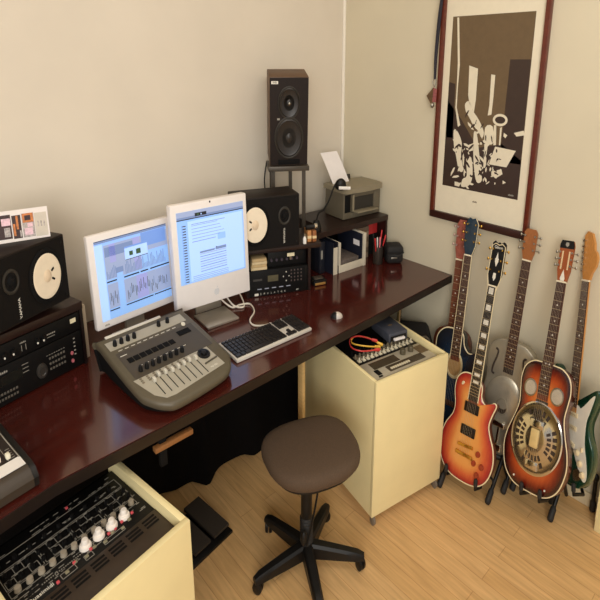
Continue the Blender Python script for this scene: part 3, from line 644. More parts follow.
pens = [((-.012, 0), (-.05, -.01, .125), red, 'red'), ((.01, .01), (.035, .0, .150), red, 'thick red'), ((.0, -.012), (-.02, -.03, .130), pink, 'pink'), ((.012, -.010), (.012, -.02, .115), nickel, 'silver'), ((-.015, .012), (-.035, .02, .14), black, 'black'), ((.0, .0), (.0, .01, .118), white, 'white'), ((.018, .005), (.06, -.015, .125), red, 'short red'), ((-.005, -.018), (-.006, -.028, .108), nickel, 'grey')]
for (x, y), e, mt, nm in pens:
    t = thing('pen', nm + ' pen leaning in the dark cup near the camera bag', 'pen', (-.213, -.560, .754), 0, 'pens in the dark cup')
    a_ = Vector((x, y, .0)); b_ = Vector(e)
    m = MB(); m.rings([(a_, .004), (a_.lerp(b_, .72), .0042)], 10); m.build('barrel', mt, t)
    m = MB(); m.rings([(a_.lerp(b_, .72), .0052), (b_, .0050), (b_+(b_-a_)*.02, .002)], 10); m.build('cap', mt if mt is not nickel else black, t)
t = thing('camera_bag', 'rounded black bag with strap sitting by the right wall end of the desk', 'bag', (-.108, -.615, .747), -38)
bag = mat('black nylon', (24, 21, 21), .75, noise=.25, nscale=200)
m = MB(); m.box(-.060, .060, -.055, .055, .0003, .066, .026, seg=4); m.build('body', bag, t)
m = MB(); m.box(-.062, .062, -.058, .057, .040, .090, .0245, seg=4); m.build('flap', bag, t)
m = MB(); m.tube([(-.05, -.058, .03), (-.02, -.068, .05), (.02, -.070, .045), (.056, -.060, .062)], .005, 8); m.build('strap', rubber, t)
m = MB(); m.box(-.03, .012, -.0625, -.058, .030, .038, .001); m.build('buckle', nickel, t)

# ------------------------------------------------------------------ framed print on the right wall
t = thing('framed_print', 'large framed monochrome print of jazz musicians on the right wall', 'picture', (-.0008, -1.1695, .999))
fw = mat('reddish mahogany frame', (96, 40, 26), .3, noise=.2, nscale=8, stretch=(4, 4, 4)); hw_, H_ = .3275, 1.0
fd = mat('dark mahogany frame', (54, 26, 20), .35, noise=.2, nscale=8)
m = MB()
for a_, b_, c_, d_ in ((-hw_, hw_, 0, .030), (-hw_, hw_, H_-.03, H_)): m.box(-.034, 0, a_, b_, c_, d_, .002)
m.m = 1
for a_, b_, c_, d_ in ((-hw_, -hw_+.026, .030, H_-.03), (hw_-.026, hw_, .03, H_-.03)): m.box(-.034, 0, a_, b_, c_, d_, .002)
m.build('frame', [fd, fw], t)
m = MB(); m.box(-.012, -.008, -hw_+.02, hw_-.02, .025, H_-.025); m.build('mount', mat('cream mount', (228, 218, 194), .6, noise=.02), t)
pw, pz0, pz1 = .501, .150, .851
pc = [mat('print umber', (104, 84, 58), .4, noise=.05), mat('print black brown', (58, 42, 34), .4, noise=.06), mat('print bone', (226, 216, 192), .4, noise=.03)]
m = MB(); yo = .2555     # left edge of the print (towards the corner)
Q = lambda uv, x: (x, yo-uv[0]*pw, pz0+uv[1]*(pz1-pz0))
def shape(pts, i, x):
    m.m = i
    if len(pts) > 6 and max(p[1] for p in pts)-min(p[1] for p in pts) < .45: pts = outline([(a, b) for a, b in pts], 3)
    m.poly([Q(p, x) for p in pts])
m.m = 0; m.box(-.0128, -.0121, yo-pw, yo, pz0, pz1)
shape([(0, 0), (1, 0), (1, .22), (.75, .30), (.45, .26), (.2, .42), (0, .52)], 1, -.0130)
shape([(.74, .20), (.995, .20), (.995, .76), (.76, .76)], 1, -.0130); shape([(.0, .30), (.10, .30), (.09, .62), (0, .63)], 1, -.0130)
shape([(.056, .994), (.082, .994), (.134, .729), (.128, .599), (.132, .482), (.198, .381), (.166, .368), (.112, .482), (.112, .613), (.104, .742)], 2, -.0133)
shape([(.261, .726), (.377, .709), (.379, .534), (.367, .461), (.297, .516), (.275, .559)], 2, -.0133)
shape([(.549, .679), (.599, .676), (.599, .553), (.593, .458), (.547, .451), (.557, .509)], 2, -.0133)
shape([(.242, .508), (.295, .524), (.347, .475), (.421, .434), (.477, .394), (.517, .352), (.497, .322), (.433, .362), (.373, .388), (.303, .437), (.259, .465)], 2, -.0133)
shape([(.387, .345), (.427, .341), (.471, .247), (.517, .133), (.541, .074), (.489, .054), (.445, .096), (.403, .214)], 2, -.0133)
shape([(.673, .281), (.926, .272), (.832, .173), (.613, .175)], 2, -.0133)
shape([(.527, .381), (.621, .392), (.647, .301), (.579, .275), (.577, .165), (.547, .157), (.541, .251)], 2, -.0133)
shape([(.112, .347), (.166, .342), (.236, .278), (.236, .203), (.283, .114), (.222, .11), (.166, .198), (.128, .257)], 2, -.0133)
shape([(.313, .185), (.379, .197), (.415, .094), (.375, .029), (.273, .013), (.283, .06), (.337, .087)], 2, -.0133)
shape([(.882, .369), (.994, .387), (1.006, .362), (.916, .351)], 2, -.0133)
shape([(.653, .136), (.774, .158), (.794, .131), (.723, .104), (.657, .113)], 2, -.0133)
shape([(.802, .096), (.844, .086), (.806, .074)], 2, -.0133)
shape([(.174, .036), (.269, .036), (.24, .01), (.178, .011)], 2, -.0133)
shape([(.635, .401), (.665, .402), (.681, .29), (.649, .287)], 2, -.0133)
shape([(.713, .389), (.735, .394), (.735, .292), (.717, .291)], 2, -.0133)
shape([(.764, .364), (.808, .352), (.788, .335), (.762, .344)], 2, -.0133)
shape([(.319, .268), (.391, .284), (.405, .244), (.339, .231)], 2, -.0133)
shape([(.705+.09*math.cos(k*PI/8), .432+.034*math.sin(k*PI/8)) for k in range(16)], 2, -.0133); shape([(.705+.062*math.cos(k*PI/8), .432+.020*math.sin(k*PI/8)) for k in range(16)], 1, -.0135)
rq = random.Random(21)
for k in range(110):
    cu, cv = rq.choice([(.25, .10), (.30, .22), (.45, .15), (.50, .28), (.62, .22), (.38, .38), (.20, .25), (.68, .12)]); cu += rq.gauss(0, .07); cv += rq.gauss(0, .045)
    if not (.12 < cu < .95 and .01 < cv < .5): continue
    s_ = rq.uniform(.008, .026); an = rq.uniform(0, 3.1); L_ = rq.uniform(.6, 2.6)
    shape([(min(.99, max(.01, cu+s_*(math.cos(an)*a_*L_-math.sin(an)*b_))), max(.008, cv+s_*.7*(math.sin(an)*a_*L_+math.cos(an)*b_))) for a_, b_ in ((-1, -.3), (.2, -.5), (1, -.1), (.6, .5), (-.5, .4))], 2 if k % 5 < 3 else 1, -.0136-.00001*k)
m.build('print', pc, t)
m = MB(); m.scribble(.030, .008, TR(-.0121, .02, .105) @ RZ(-90) @ RX(90)); m.m = 1; m.scribble(.034, .007, TR(-.0146, yo-pw*.92, pz0+.014) @ RZ(-90) @ RX(90)); m.build('lettering', [mat('brown ink', (120, 104, 84), .6), inkg], t)
t = thing('lanyard', 'dark strap with metal charms hanging at the left edge of the framed print', 'lanyard', (-.0385, -.852, 1.50))
m = MB(); m.tube([(-.004, -.003, .50), (-.004, .006, .40), (-.006, .020, .22), (-.006, .022, .10)], .008, 8); m.tube([(-.008, -.006, .50), (-.012, .016, .36), (-.012, .026, .2), (-.008, .022, .10)], .005, 8); m.build('strap', mat('navy ribbon', (34, 30, 40), .7, noise=.2, nscale=60), t)
m = MB(); m.tube([(-.008, .022, .105), (-.008, .034, .088), (-.008, .022, .07), (-.008, .012, .088)], .003, 8, True); m.build('ring', chrome, t)
m = MB(); m.prism([(-.042, 0), (-.006, -.034), (.02, -.01), (.004, .036)], -.003, .003, TR(-.010, .030, .030) @ RZ(-90) @ RX(90)); m.build('charm', mat('bronze charm', (120, 96, 70), .35, .6, noise=.3, nscale=80), t)
m = MB(); m.prism([(-.014, -.03), (.01, -.03), (.012, .025), (-.010, .03)], -.003, .003, TR(-.014, .010, .035) @ RZ(-90) @ RX(90)); m.build('charm', mat('rose charm', (150, 84, 84), .4, noise=.35, nscale=60), t)
m = MB(); m.ball((-.010, .028, -.008), .012, 10); m.build('bead', nickel, t)

# ------------------------------------------------------------------ wheeled equipment cabinets
def caster(t, x, y, z1):
    m = MB(); m.box(-.014, .014, -.014, .016, .036, z1-.0003, .003, TR(x, y, 0)); w = m.build('caster', nickel, t)
    m = MB(); m.rings([((x-.008, y-.006, .0202), .013), ((x-.006, y-.006, .0202), .0195), ((x+.006, y-.006, .0202), .0195), ((x+.008, y-.006, .0202), .013)], 20); m.build('wheel', mat('grey wheel', (120, 110, 98), .4, noise=.08), w)
def cabinet(label, loc, rz, x0, x1, d, zb, zt, th, inner):
    t = thing('rack_cabinet', label, 'cabinet', loc, rz, 'cream rack cabinets on wheels')
    m = MB(); m.box(x0, x1, 0, th, zb, zt, .0015); m.build('front_panel', cream, t)
    m = MB(); m.box(x0, x0+th, th, d, zb, zt, .0015); m.build('side_panel', cream, t)
    m = MB(); m.box(x1-th, x1, th, d, zb, zt, .0015); m.build('side_panel', cream, t)
    m = MB(); m.box(x0+th, x1-th, d-th, d, zb, inner-.002, .0015); m.build('back_panel', matte, t)
    m = MB(); m.box(x0+th, x1-th, th, d-th, zb, zb+.02); m.build('bottom_panel', cream, t)
    m = MB(); m.box(x0+th, x1-th, th, d-th, inner-.03, inner); m.build('rack_tray', matte, t)
    for x in (x0+.022, x1-.022):
        for y in (.022, d-.03): caster(t, x, y, zb)
    return t
A0, AR = (-1.042, -1.241), -11.1
cabinet('tall cream cabinet on wheels beside the stool, open top with patch cables', (*A0, 0), AR, 0, .519, .70, .047, .607, .020, .574)
def inA(x, y, z): a = R(AR); return (A0[0]+x*math.cos(a)-y*math.sin(a), A0[1]+x*math.sin(a)+y*math.cos(a), z)
t = thing('effects_module', 'silver rack module with two dark displays at the front of the tall cabinet', 'audio rack unit', inA(.042, .052, .5745), AR)
SP = mat('silver faceplate', (186, 178, 160), .4, .2, noise=.04)
m = MB(); m.box(0, .442, 0, .150, 0, .015, .002); m.build('front_panel', SP, t)
m = MB(); m.box(.05, .232, .074, .132, .015, .0165); m.build('display', mat('taupe display', (78, 68, 54), .2, noise=.08), t)
m = MB(); m.box(.115, .375, .018, .066, .015, .0165); o = m.build('display', mat('taupe display', (78, 68, 54), .2), t)
m = MB()
for k in range(9): m.box(.13+k*.0155, .141+k*.0155, .028, .042, .0165, .021, .001)
m.build('button_row', mat('cream key', (226, 214, 186), .4), t)
m = MB(); m.box(.035, .062, .024, .066, .015, .0185, .001); m.build('card_slot', matte, t)
m = MB(); m.box(.03, .055, .008, .018, .015, .0165); m.build('badge', blackm, t)
for x in (.285, .345): m = MB(); m.lathe([(.017, 0), (.016, .016), (.013, .021), (.0005, .0215)], 20, TR(x, .112, .015)); m.build('knob', mat('olive knob', (88, 80, 62), .4, noise=.1), t)
m = MB(); m.box(.375, .436, .06, .128, .015, .0165); m.build('grille', mat('brown grille', (104, 86, 60), .6, noise=.3, nscale=150), t)
single(MB().box(0, .445, 0, .022, 0, .008, .001), 'rack_blank', mat('dark blank panel', (46, 38, 30), .5, noise=.1), 'dark blank strip inside the front rim of the tall cabinet', 'rack panel', inA(.040, .026, .5745), AR)
t = thing('rack_mixer', 'small line mixer with rows of pale jacks behind the silver module', 'mixer', inA(.042, .206, .5745), AR)
m = MB(); m.box(0, .442, 0, .120, 0, .012, .002); m.build('front_panel', gearb, t)
for k in range(14):
    for j in range(2):
        m = MB(); m.box(-.010, .010, -.013, .013, 0, .005, .001, TR(.03+k*.0295, .030+j*.036, .012)); m.lathe([(.006, .005), (.005, .016), (.0005, .0165)], 10, TR(.03+k*.0295, .030+j*.036, .012)); m.build('jack', mat(('ivory jack', 'taupe jack')[j], ((210, 202, 178), (120, 110, 92))[j], .4, noise=.1), t)
for k in range(14): m = MB(); m.lathe([(.006, 0), (.005, .018), (.0005, .0185)], 10, TR(.03+k*.0295, .102, .012)); m.build('knob', blackm, t)
single(MB().box(0, .442, 0, .215, 0, .010, .001), 'rack_blank', gearb, 'black blank plate at the back of the tall cabinet under the desk', 'rack panel', inA(.042, .332, .5745), AR)
t = thing('disk_drive', 'blue-grey portable disk drive with a disk poking out on the tall cabinet', 'disk drive', inA(.318, .275, .5945), AR-6)
m = MB(); m.box(0, .135, 0, .19, 0, .040, .006); m.build('case', mat('slate blue plastic', (72, 74, 84), .45, noise=.05), t)
m = MB(); m.box(.03, .105, -.018, 0, .012, .020, .001); m.build('disk', paperw, t)
m = MB(); m.box(.012, .123, -.003, 0, .006, .028, .001); m.build('slot', black, t)
m = MB(); m.scribble(.03, .012, TR(.07, .09, .040), 3); m.build('lettering', mat('ochre ink', (150, 120, 70), .5), t)
yel = mat('yellow cable', (236, 186, 70), .4, noise=.05); rdc = mat('red cable', (206, 62, 56), .4, noise=.05)
def pcab(name, pts, mt, label):
    m = MB(); P = [Vector(inA(*p)) for p in pts]; m.tube(P, .0032, 8, smooth=6); t = thing(name, label, 'cable', (0, 0, 0), 0, 'patch cables in the tall cabinet')
    m.build('lead', mt, t)
    for e in (0, -1): d = (P[e]-P[1 if e == 0 else -2]).normalized(); q = MB(); q.rings([(P[e]-d*.012, .006), (P[e]+d*.016, .0075), (P[e]+d*.022, .005)], 10); q.build('plug', mt, t)
pcab('patch_cable', [(.245, .275, .612), (.20, .33, .628), (.14, .37, .632), (.095, .34, .625), (.13, .29, .622), (.21, .255, .612)], yel, 'yellow patch cable looped on top of the tall cabinet')
pcab('patch_cable', [(.225, .30, .622), (.16, .35, .636), (.10, .36, .632), (.07, .31, .622), (.10, .255, .618), (.19, .232, .612)], rdc, 'red patch cable looped over the yellow one on the tall cabinet')

B0, BR = (-2.147, -1.296), 9.2
cabinet('cream cabinet in the near left corner, black synthesizer panel facing up', (*B0, 0), BR, -.545, 0, .50, .047, .616, .024, .572)
def inB(x, y, z): a = R(BR); return (B0[0]+x*math.cos(a)-y*math.sin(a), B0[1]+x*math.sin(a)+y*math.cos(a), z)
t = thing('vent_cover', 'plain dark vent panel with slots inside the front of the near left cabinet', 'rack panel', inB(-.519, .026, .5725), BR)
m = MB(); m.box(0, .493, 0, .150, 0, .014, .001); m.build('plate', mat('warm black panel', (58, 46, 36), .5, noise=.1, nscale=30), t)
m = MB()
for k in range(7):
    for j in range(3): m.box(.03+k*.066, .080+k*.066, .098+j*.015, .1065+j*.015, .0138, .0145)
m.build('slots', matte, t)
t = thing('synthesizer', 'black rack synthesizer full of knobs inside the near left cabinet', 'synthesizer', inB(-.519, .178, .5725), BR)
m = MB(); m.box(0, .493, 0, .292, 0, .012, .001); m.build('panel', gearb, t)
xx = lambda x: x+.519
m = MB(); lw = .0016
def rect(x0, x1, y0, y1):
    m.box(x0, x1, y0, y0+lw, .012, .0126); m.box(x0, x1, y1-lw, y1, .012, .0126); m.box(x0, x0+lw, y0, y1, .012, .0126); m.box(x1-lw, x1, y0, y1, .012, .0126)
rect(.02, .235, .075, .105); rect(.24, .47, .075, .105); rect(.02, .14, .110, .185); rect(.145, .25, .110, .185); rect(.255, .36, .110, .185); rect(.365, .475, .110, .185)
rect(.30, .38, .012, .030); rect(.02, .475, .19, .245); [rect(.025+k*.037, .055+k*.037, .114, .144) for k in range(0, 12, 2)]; [rect(.025+k*.037, .055+k*.037, .150, .182) for k in range(1, 12, 3)]; rect(.15, .20, .010, .032); rect(.23, .26, .010, .032)
rr = random.Random(11)
for k in range(150): x = .02+.45*rr.random(); y = rr.choice([.034, .040, .052, .058, .070, .108, .114, .146, .150, .186, .207, .212, .25, .27]); m.box(x, x+rr.uniform(.006, .02), y, y+.0022, .012, .0126)
for k in range(26): m.box(.10+k*.007, .103+k*.007, .046, .050, .012, .0127)
m.build('panel_marking', inkg, t)
m = MB(); m.text('Quasimidi', .020, TR(.085, .022, .0125), .0004); m.build('lettering', inkw, t)
wk = mat('white knob', (240, 232, 224), .35, noise=.02)
for k in range(4):
    m = MB(); m.lathe([(.0205, 0), (.0205, .005), (.018, .009), (.012, .010), (.0115, .020), (.009, .023), (.0005, .0235)], 22, TR(xx(-.115-k*.050), .060, .012)); m.build('large_knob', wk, t)
for k in range(12): m = MB(); m.lathe([(.0115, 0), (.010, .010), (.0005, .0105)], 14, TR(.045+k*.037, .090, .012)); m.build('clear_knob', mat('smoky clear knob', (158, 148, 132), .25, noise=.1), t)
for r_ in range(3):
    for k in range(13 if r_ < 2 else 9): m = MB(); m.lathe([(.0075, 0), (.0062, .010), (.0005, .0105)], 12, TR(.035+k*(.036 if r_ < 2 else .05), .128+.037*r_+(.01 if r_ == 2 else 0), .012)); m.build('knob', blackm, t)
for k, (x, y) in enumerate(((.29, .262), (.355, .040), (.385, .046), (.26, .036), (.20, .034), (.135, .012), (.33, .040), (.43, .05))): m = MB(); m.box(-.0045, .0045, -.0045, .0045, .012, .017, .001, TR(x, y, 0)); m.build('red_button', mat('rosy button', (208, 84, 92), .4, noise=.05), t)
for k in range(8): m = MB(); m.box(-.006, .006, -.005, .005, .012, .016, .001, TR(.17+k*.034, .022+.012*(k % 2), 0)); m.build('button', mat('olive button', (140, 134, 110), .4, noise=.05), t)
# cream cabinet at the right edge
t = thing('storage_cabinet', 'edge of a cream cabinet cut off at the lower right beside the green guitar', 'cabinet', (-.150, -2.075, 0))
m = MB(); m.box(0, .13, -.6, -.001, .0005, .55, .002); m.build('body', cream, t)
m = MB(); m.box(-.001, .1, -.0012, -.0002, .05, .50); m.build('door', creamedge, t)

# ------------------------------------------------------------------ stool
t = thing('stool', 'black swivel stool with five star legs standing between desk and tall cabinet', 'stool', (-1.440, -1.145, 0), 0)
seatm = mat('charcoal upholstery', (80, 62, 46), .85, noise=.12, nscale=160, bump=.2)
out = []
for k in range(48):
    q = 2*PI*k/48; c_, s_ = math.cos(q), math.sin(q); e = 2/2.7
    out.append((.228*math.copysign(abs(c_)**e, c_)*(1+.07*s_), .202*math.copysign(abs(s_)**e, s_)))
m = MB(); m.M = TR(.012, -.022, .026) @ RZ(-20); vs = []; fs = []
prof = [(.80, .405), (.95, .412), (1.0, .425), (1.005, .437), (.985, .450), (.93, .458), (.8, .463), (.5, .467), (.2, .468)]
for s_, z in prof: vs += [(x*s_, y*s_, z) for x, y in out]
n = 48
for j in range(len(prof)-1): fs += [(j*n+i, j*n+(i+1) % n, (j+1)*n+(i+1) % n, (j+1)*n+i) for i in range(n)]
fs += [tuple(range(n))[::-1], tuple((len(prof)-1)*n+i for i in range(n))]
m.add(vs, fs); m.build('seat', seatm, t, 60)
m = MB(); m.M = TR(.012, -.022, .026) @ RZ(-20); m.prism([(x*.86, y*.86) for x, y in out], .392, .4055); m.build('seat_pan', black, t)
m = MB(); m.box(-.07, .07, -.05, .05, .372, .418, .004, TR(.008, -.012, 0) @ RZ(-20)); m.build('seat_plate', blackm, t)
m = MB(); m.rings([((0, 0, .20), .028), ((0, 0, .372), .028)], 24); m.build('column', blackm, t)
m = MB(); m.lathe([(.034 if i % 2 else .028, .10+i*.0065) for i in range(17)], 24); m.build('bellows', rubber, t)
m = MB(); m.lathe([(.040, .048), (.044, .06), (.042, .088), (.032, .102), (.030, .102)], 24); m.build('hub', black, t)
for k in range(5):
    q = R(24+72*k); c_, s_ = math.cos(q), math.sin(q)
    m = MB(); vs = []; 
    for i in range(9):
        u_ = i/8; r0 = .03+.262*u_; w_ = .028-.006*u_; zt = .100-.022*u_-.006*u_*u_; zb = .046
        if i == 8: w_ *= .75; zt -= .006
        for sx, z in ((-1, zb), (-1.0, zt-.008), (-.6, zt), (.6, zt), (1.0, zt-.008), (1, zb)): vs.append((c_*r0-s_*sx*w_, s_*r0+c_*sx*w_, z))
    fs = [(i*6+j, i*6+(j+1) % 6, (i+1)*6+(j+1) % 6, (i+1)*6+j) for i in range(8) for j in range(6)]+[tuple(range(6))[::-1], tuple(48+j for j in range(6))]
    m.add(vs, fs); lg = m.build('leg', black, t)
    m = MB(); cx, cy = c_*.274, s_*.274; q2 = q+.7; ax, ay = math.cos(q2), math.sin(q2)
    for e in (-1, 1): m.rings([((cx+ax*.004*e, cy+ay*.004*e, .0245), .024), ((cx+ax*.016*e, cy+ay*.016*e, .0245), .023), ((cx+ax*.020*e, cy+ay*.020*e, .0245), .015)], 18)
    m.cyl((cx, cy, .03), (cx, cy, .056), .007); m.build('caster', blackm, lg)
m = MB(); m.tube([(.05, -.02, .385), (.035, -.045, .32), (-.01, -.055, .22), (-.055, -.06, .14)], .005, 8); m.build('lever', blackm, t)
m = MB(); m.ball((-.060, -.045, .165), .017, 12, 1.6); m.build('lever_knob', black, t)

# ------------------------------------------------------------------ pedal, stage monitor
t = thing('foot_pedal', 'black double foot pedal on the floor behind the near left cabinet', 'pedal', (-1.660, -.470, 0), 8.3)
m = MB(); m.box(-.30, .004, -.275, .004, .0005, .012, .002); m.build('base_plate', blackm, t)
for x0 in (-.108, -.235, -.30+.0):
    if x0 == -.30: continue
    m = MB(); m.add([(x, y, z) for x in (x0, x0+.104) for y, z in ((-.255, .028), (-.255, .038), (0, .047), (0, .032))], [(0, 1, 2, 3), (4, 7, 6, 5), (0, 4, 5, 1), (1, 5, 6, 2), (2, 6, 7, 3), (3, 7, 4, 0)])
    tr = m.build('treadle', mat('ribbed rubber tread', (50, 42, 34), .7, noise=.1, nscale=4, stretch=(120, 1, 1)), t)
    m = MB(); m.box(x0+.03, x0+.075, -.16, -.03, .012, .033); m.build('bracket', matte, tr)
    m = MB(); m.lathe([(.005, 0), (.005, .004)], 10, TR(x0-.006, -.17, .012)); m.build('bolt', chrome, t)
t = thing('stage_monitor', 'black chamfered stage speaker on the floor between tall cabinet and blue guitar', 'speaker', (-.350, -.800, 0), -54)
fr = [(.0, .0005), (.29, .0005), (.29, .40), (.255, .485), (.235, .502), (.0, .502)]
m = MB(); m.prism(fr, 0, .15, RX(90) @ TR(0, 0, -.15)); m.build('cabinet', mat('black carpet', (30, 27, 26), .85, noise=.2, nscale=150), t)
m = MB(); m.lathe([(.040, 0), (.040, .004), (.033, .005), (.031, .0015)], 28, TR(.225, 0, .452) @ RX(90)); m.m = 1; m.lathe([(.031, .0015), (.0005, .002)], 28, TR(.225, 0, .452) @ RX(90)); m.build('handle_cup', [mat('worn grey ring', (112, 104, 92), .4, noise=.2), matte], t)
m = MB(); m.lathe([(.11, 0), (.11, .006), (.09, .008), (.03, .003), (.0005, .004)], 36, TR(.13, 0, .19) @ RX(90)); m.build('woofer', matte, t)
m = MB(); m.lathe([(.008, 0), (.007, .004), (.0005, .0045)], 12, TR(.13, 0, .478) @ RX(90)); m.build('corner_screw', mat('copper screw', (196, 150, 116), .4, .5), t)
# ------------------------------------------------------------------ guitars
def axes(b, tpt, L, face):
    b = Vector(b); tpt = Vector(tpt); u = (tpt-b).normalized()
    if L: b = tpt-u*L
    n0 = Vector((face[0], face[1], 0)).normalized()
    r = u.cross(n0).normalized(); n = r.cross(u).normalized()
    return b, r, u, n
def mirror(half): return half + [(-x, y) for x, y in half[::-1] if abs(x) > 1e-6]
class Guitar:
    def __init__(s, name, label, b, tpt, L, face):
        s.b, s.r, s.u, s.n = axes(b, tpt, L, face)
        s.t = thing(name, label, 'guitar', (s.b.x, s.b.y, 0), 0, 'guitars on stands along the right wall')
        M = Matrix((s.r, s.u, s.n)).transposed().to_4x4(); M.translation = Vector((0, 0, s.b.z)); s.M = M
    def mb(s): m = MB(); m.M = s.M; return m
    def body(s, pts, thick, mats, dome=.0, ctr=None, levels=7, burst_w=1.0, name='body', ys=(.1, .9)):
        n = len(pts); H = max(p[1] for p in pts)
        def axis(p): return (0, min(max(p[1], H*.28), H*.72))
        m = s.mb(); vs = []; bt = []
        def ring(t, z):
            for p in pts:
                a = axis(p); vs.append((p[0]+(a[0]-p[0])*t, p[1]+(a[1]-p[1])*t, z)); bt.append(min(1, t/.86))
        ring(.03, -thick); ring(0, -thick+.004); ring(0, -.005); ring(.012, -.0012); ring(.03, 0)
        for k in range(1, levels): q = k/levels*.95; ring(max(.031, q), dome*math.sin(min(1, q*1.2)*PI/2))
        R_ = 5+levels-1
        fs = [tuple(range(n))[::-1], tuple((R_-1)*n+i for i in range(n))]
        for j in range(R_-1): fs += [(j*n+i, j*n+(i+1) % n, (j+1)*n+(i+1) % n, (j+1)*n+i) for i in range(n)]
        m.add(vs, fs, None, bt)
        m.mi = [1, 0]+[(1 if j < 2 else 0) for j in range(R_-1) for i in range(n)]
        return m.build(name, mats, s.t, 50)
    def binding(s, pts, r, mt, z=-.003, par=None):
        m = s.mb(); m.tube([(x, y, z) for x, y in pts], r, 6, True, 1); return m.build('binding', mt, par or s.t)
    def neck(s, y0, y1, w0, w1, z0, neckm, boardm, inlay, frets=20, scale=None, dots=(3, 5, 7, 9, 12, 15, 17), blocks=False, bind=None, bz=None):
        m = s.mb(); yb = y0-.0
        vs = []
        for y, w in ((y0-.02, w0), (y1, w1)):
            for x, z in ((-.5, 0), (-.46, -.6), (-.2, -1), (.2, -1), (.46, -.6), (.5, 0)): vs.append((x*w, y, z0+z*.02))
        m.add(vs, [(i, (i+1) % 6, 6+(i+1) % 6, 6+i) for i in range(6)]+[tuple(range(6))[::-1], tuple(range(6, 12))]); m.build('neck', neckm, s.t)
        m = s.mb(); W = lambda y: w0+(w1-w0)*(y-y0)/(y1-y0)
        def bar(ya, yb, f, za, zb): m.add([(-W(ya)*f/2, ya, za), (W(ya)*f/2, ya, za), (W(yb)*f/2, yb, za), (-W(yb)*f/2, yb, za), (-W(ya)*f/2, ya, zb), (W(ya)*f/2, ya, zb), (W(yb)*f/2, yb, zb), (-W(yb)*f/2, yb, zb)], [(3, 2, 1, 0), (4, 5, 6, 7), (0, 1, 5, 4), (1, 2, 6, 5), (2, 3, 7, 6), (3, 0, 4, 7)])
        m.m = 0; bar(y0, y1, 1, z0, z0+.005)
        if bind is not None: m.m = 3; bar(y0, y1, 1.14, z0-.0005, z0+.0042)
        sc = scale or (y1-y0)*1.4; fy = [y1-sc*(1-2**(-k/12)) for k in range(frets+1)]
        m.m = 1
        for y in fy[1:]:
            if y > y0: bar(y-.0010, y+.0010, .98, z0+.005, z0+.0064)
        m.m = 2
        for k in dots:
            y = (fy[k]+fy[k-1])/2; hgt = abs(fy[k-1]-fy[k])
            if y < y0+.004: continue
            if blocks: bar(y-hgt*.36, y+hgt*.36, .62, z0+.005, z0+.0054)
            elif k == 12:
                for e in (-1, 1): m.lathe([(.0032, z0+.005), (.0032, z0+.0054)], 10, TR(e*.009, y, 0))
            else: m.lathe([(.0036, z0+.005), (.0036, z0+.0054)], 10, TR(0, y, 0))
        m.build('fretboard', [boardm, mat('fret wire', (196, 176, 140), .3, .8), inlay, bind or boardm], s.t)
        m = s.mb(); m.box(-w1*.53, w1*.53, y1, y1+.006, z0-.004, z0+.008); m.build('nut', mat('bone nut', (228, 216, 188), .4, noise=.03), s.t)
    def strings(s, y0, y1, w0, w1, z):
        m = s.mb()
        for k in range(6):
            f = (k-2.5)/5; m.rings([((f*w0, y0, z), .0005), ((f*w1, y1, z-.002), .0005)], 4, False)
        m.build('strings', mat('string steel', (190, 180, 160), .35, .8), s.t)
    def pegs(s, spots, zz, mt, ln=.016):
        for x, y, sd in spots:
            m = s.mb(); m.cyl((x, y, zz), (x, y, zz+.012), .0042, n=10); m.rings([((x, y, zz-.008), .0022), ((x+sd*ln*1.4, y, zz-.008), .0022)], 8); m.ball((x+sd*ln*1.75, y, zz-.008), .0065, 8, .7); m.build('tuning_peg', mt, s.t)
    def slab(s, name, pts, z0, z1, mt): m = s.mb(); m.prism(pts, z0, z1); return m.build(name, mt, s.t)
    def blk(s, name, x0, x1, y0, y1, z0, z1, mt, bev=.002, rot=0):
        m = s.mb(); cx, cy = (x0+x1)/2, (y0+y1)/2; m.box(x0-cx, x1-cx, y0-cy, y1-cy, z0, z1, bev, TR(cx, cy, 0) @ RZ(rot)); return m.build(name, mt, s.t)
    def disc(s, name, x, y, prof, mt, n=24, sx=1, sy=1): m = s.mb(); m.lathe(prof, n, TR(x, y, 0), sx, sy); return m.build(name, mt, s.t)
rosew = mat('rosewood board', (66, 38, 28), .45, noise=.2, nscale=10, stretch=(3, 40, 3)); ebony = mat('ebony board', (32, 25, 23), .35, noise=.15)
pearl = mat('pearl inlay', (224, 218, 204), .25, noise=.12, nscale=40); ivory = mat('ivory binding', (232, 216, 176), .4, noise=.04)
mahn = mat('mahogany neck', (104, 52, 32), .35, noise=.12); maple = mat('amber maple', (196, 136, 72), .3, noise=.14, nscale=12, stretch=(30, 30, 3))

# cherry sunburst single-cutaway electric
g = Guitar('electric_guitar', 'cherry sunburst single-cutaway electric guitar with two black pickups, nearest the tall cabinet', (-.50, -1.460, .078), (-.22, -1.430, .984), 0, (-1, -.02))
LP = outline([(0, 0), (.085, .010), (.140, .050), (.163, .115), (.152, .180), (.118, .235), (.106, .270), (.116, .312), (.130, .350), (.118, .360), (.094, .345), (.066, .338), (.040, .360), (.030, .405), (-.02, .432), (-.08, .430), (-.118, .400), (-.124, .350), (-.108, .295), (-.112, .250), (-.148, .195), (-.164, .125), (-.142, .052), (-.085, .010)])
bo = g.body(LP, .05, [burst('cherry sunburst', [(0, (112, 24, 28)), (.17, (168, 46, 38)), (.40, (204, 96, 54)), (.7, (222, 150, 78)), (1, (226, 160, 86))]), mahn], .009)
g.binding(LP, .0038, ivory, -.004, bo)
g.neck(.335, .8000, .056, .043, .010, mahn, ebony, pearl, 21, .63, (1, 3, 5, 7, 9, 12, 15, 17), True, ivory)
g.slab('headstock', [(-.022, .8055), (.022, .8055), (.040, .8548), (.038, .9709), (.026, .9800), (.010, .9709), (0, .9763), (-.010, .9709), (-.026, .9800), (-.038, .9709), (-.040, .8548)], -.008, .006, black)
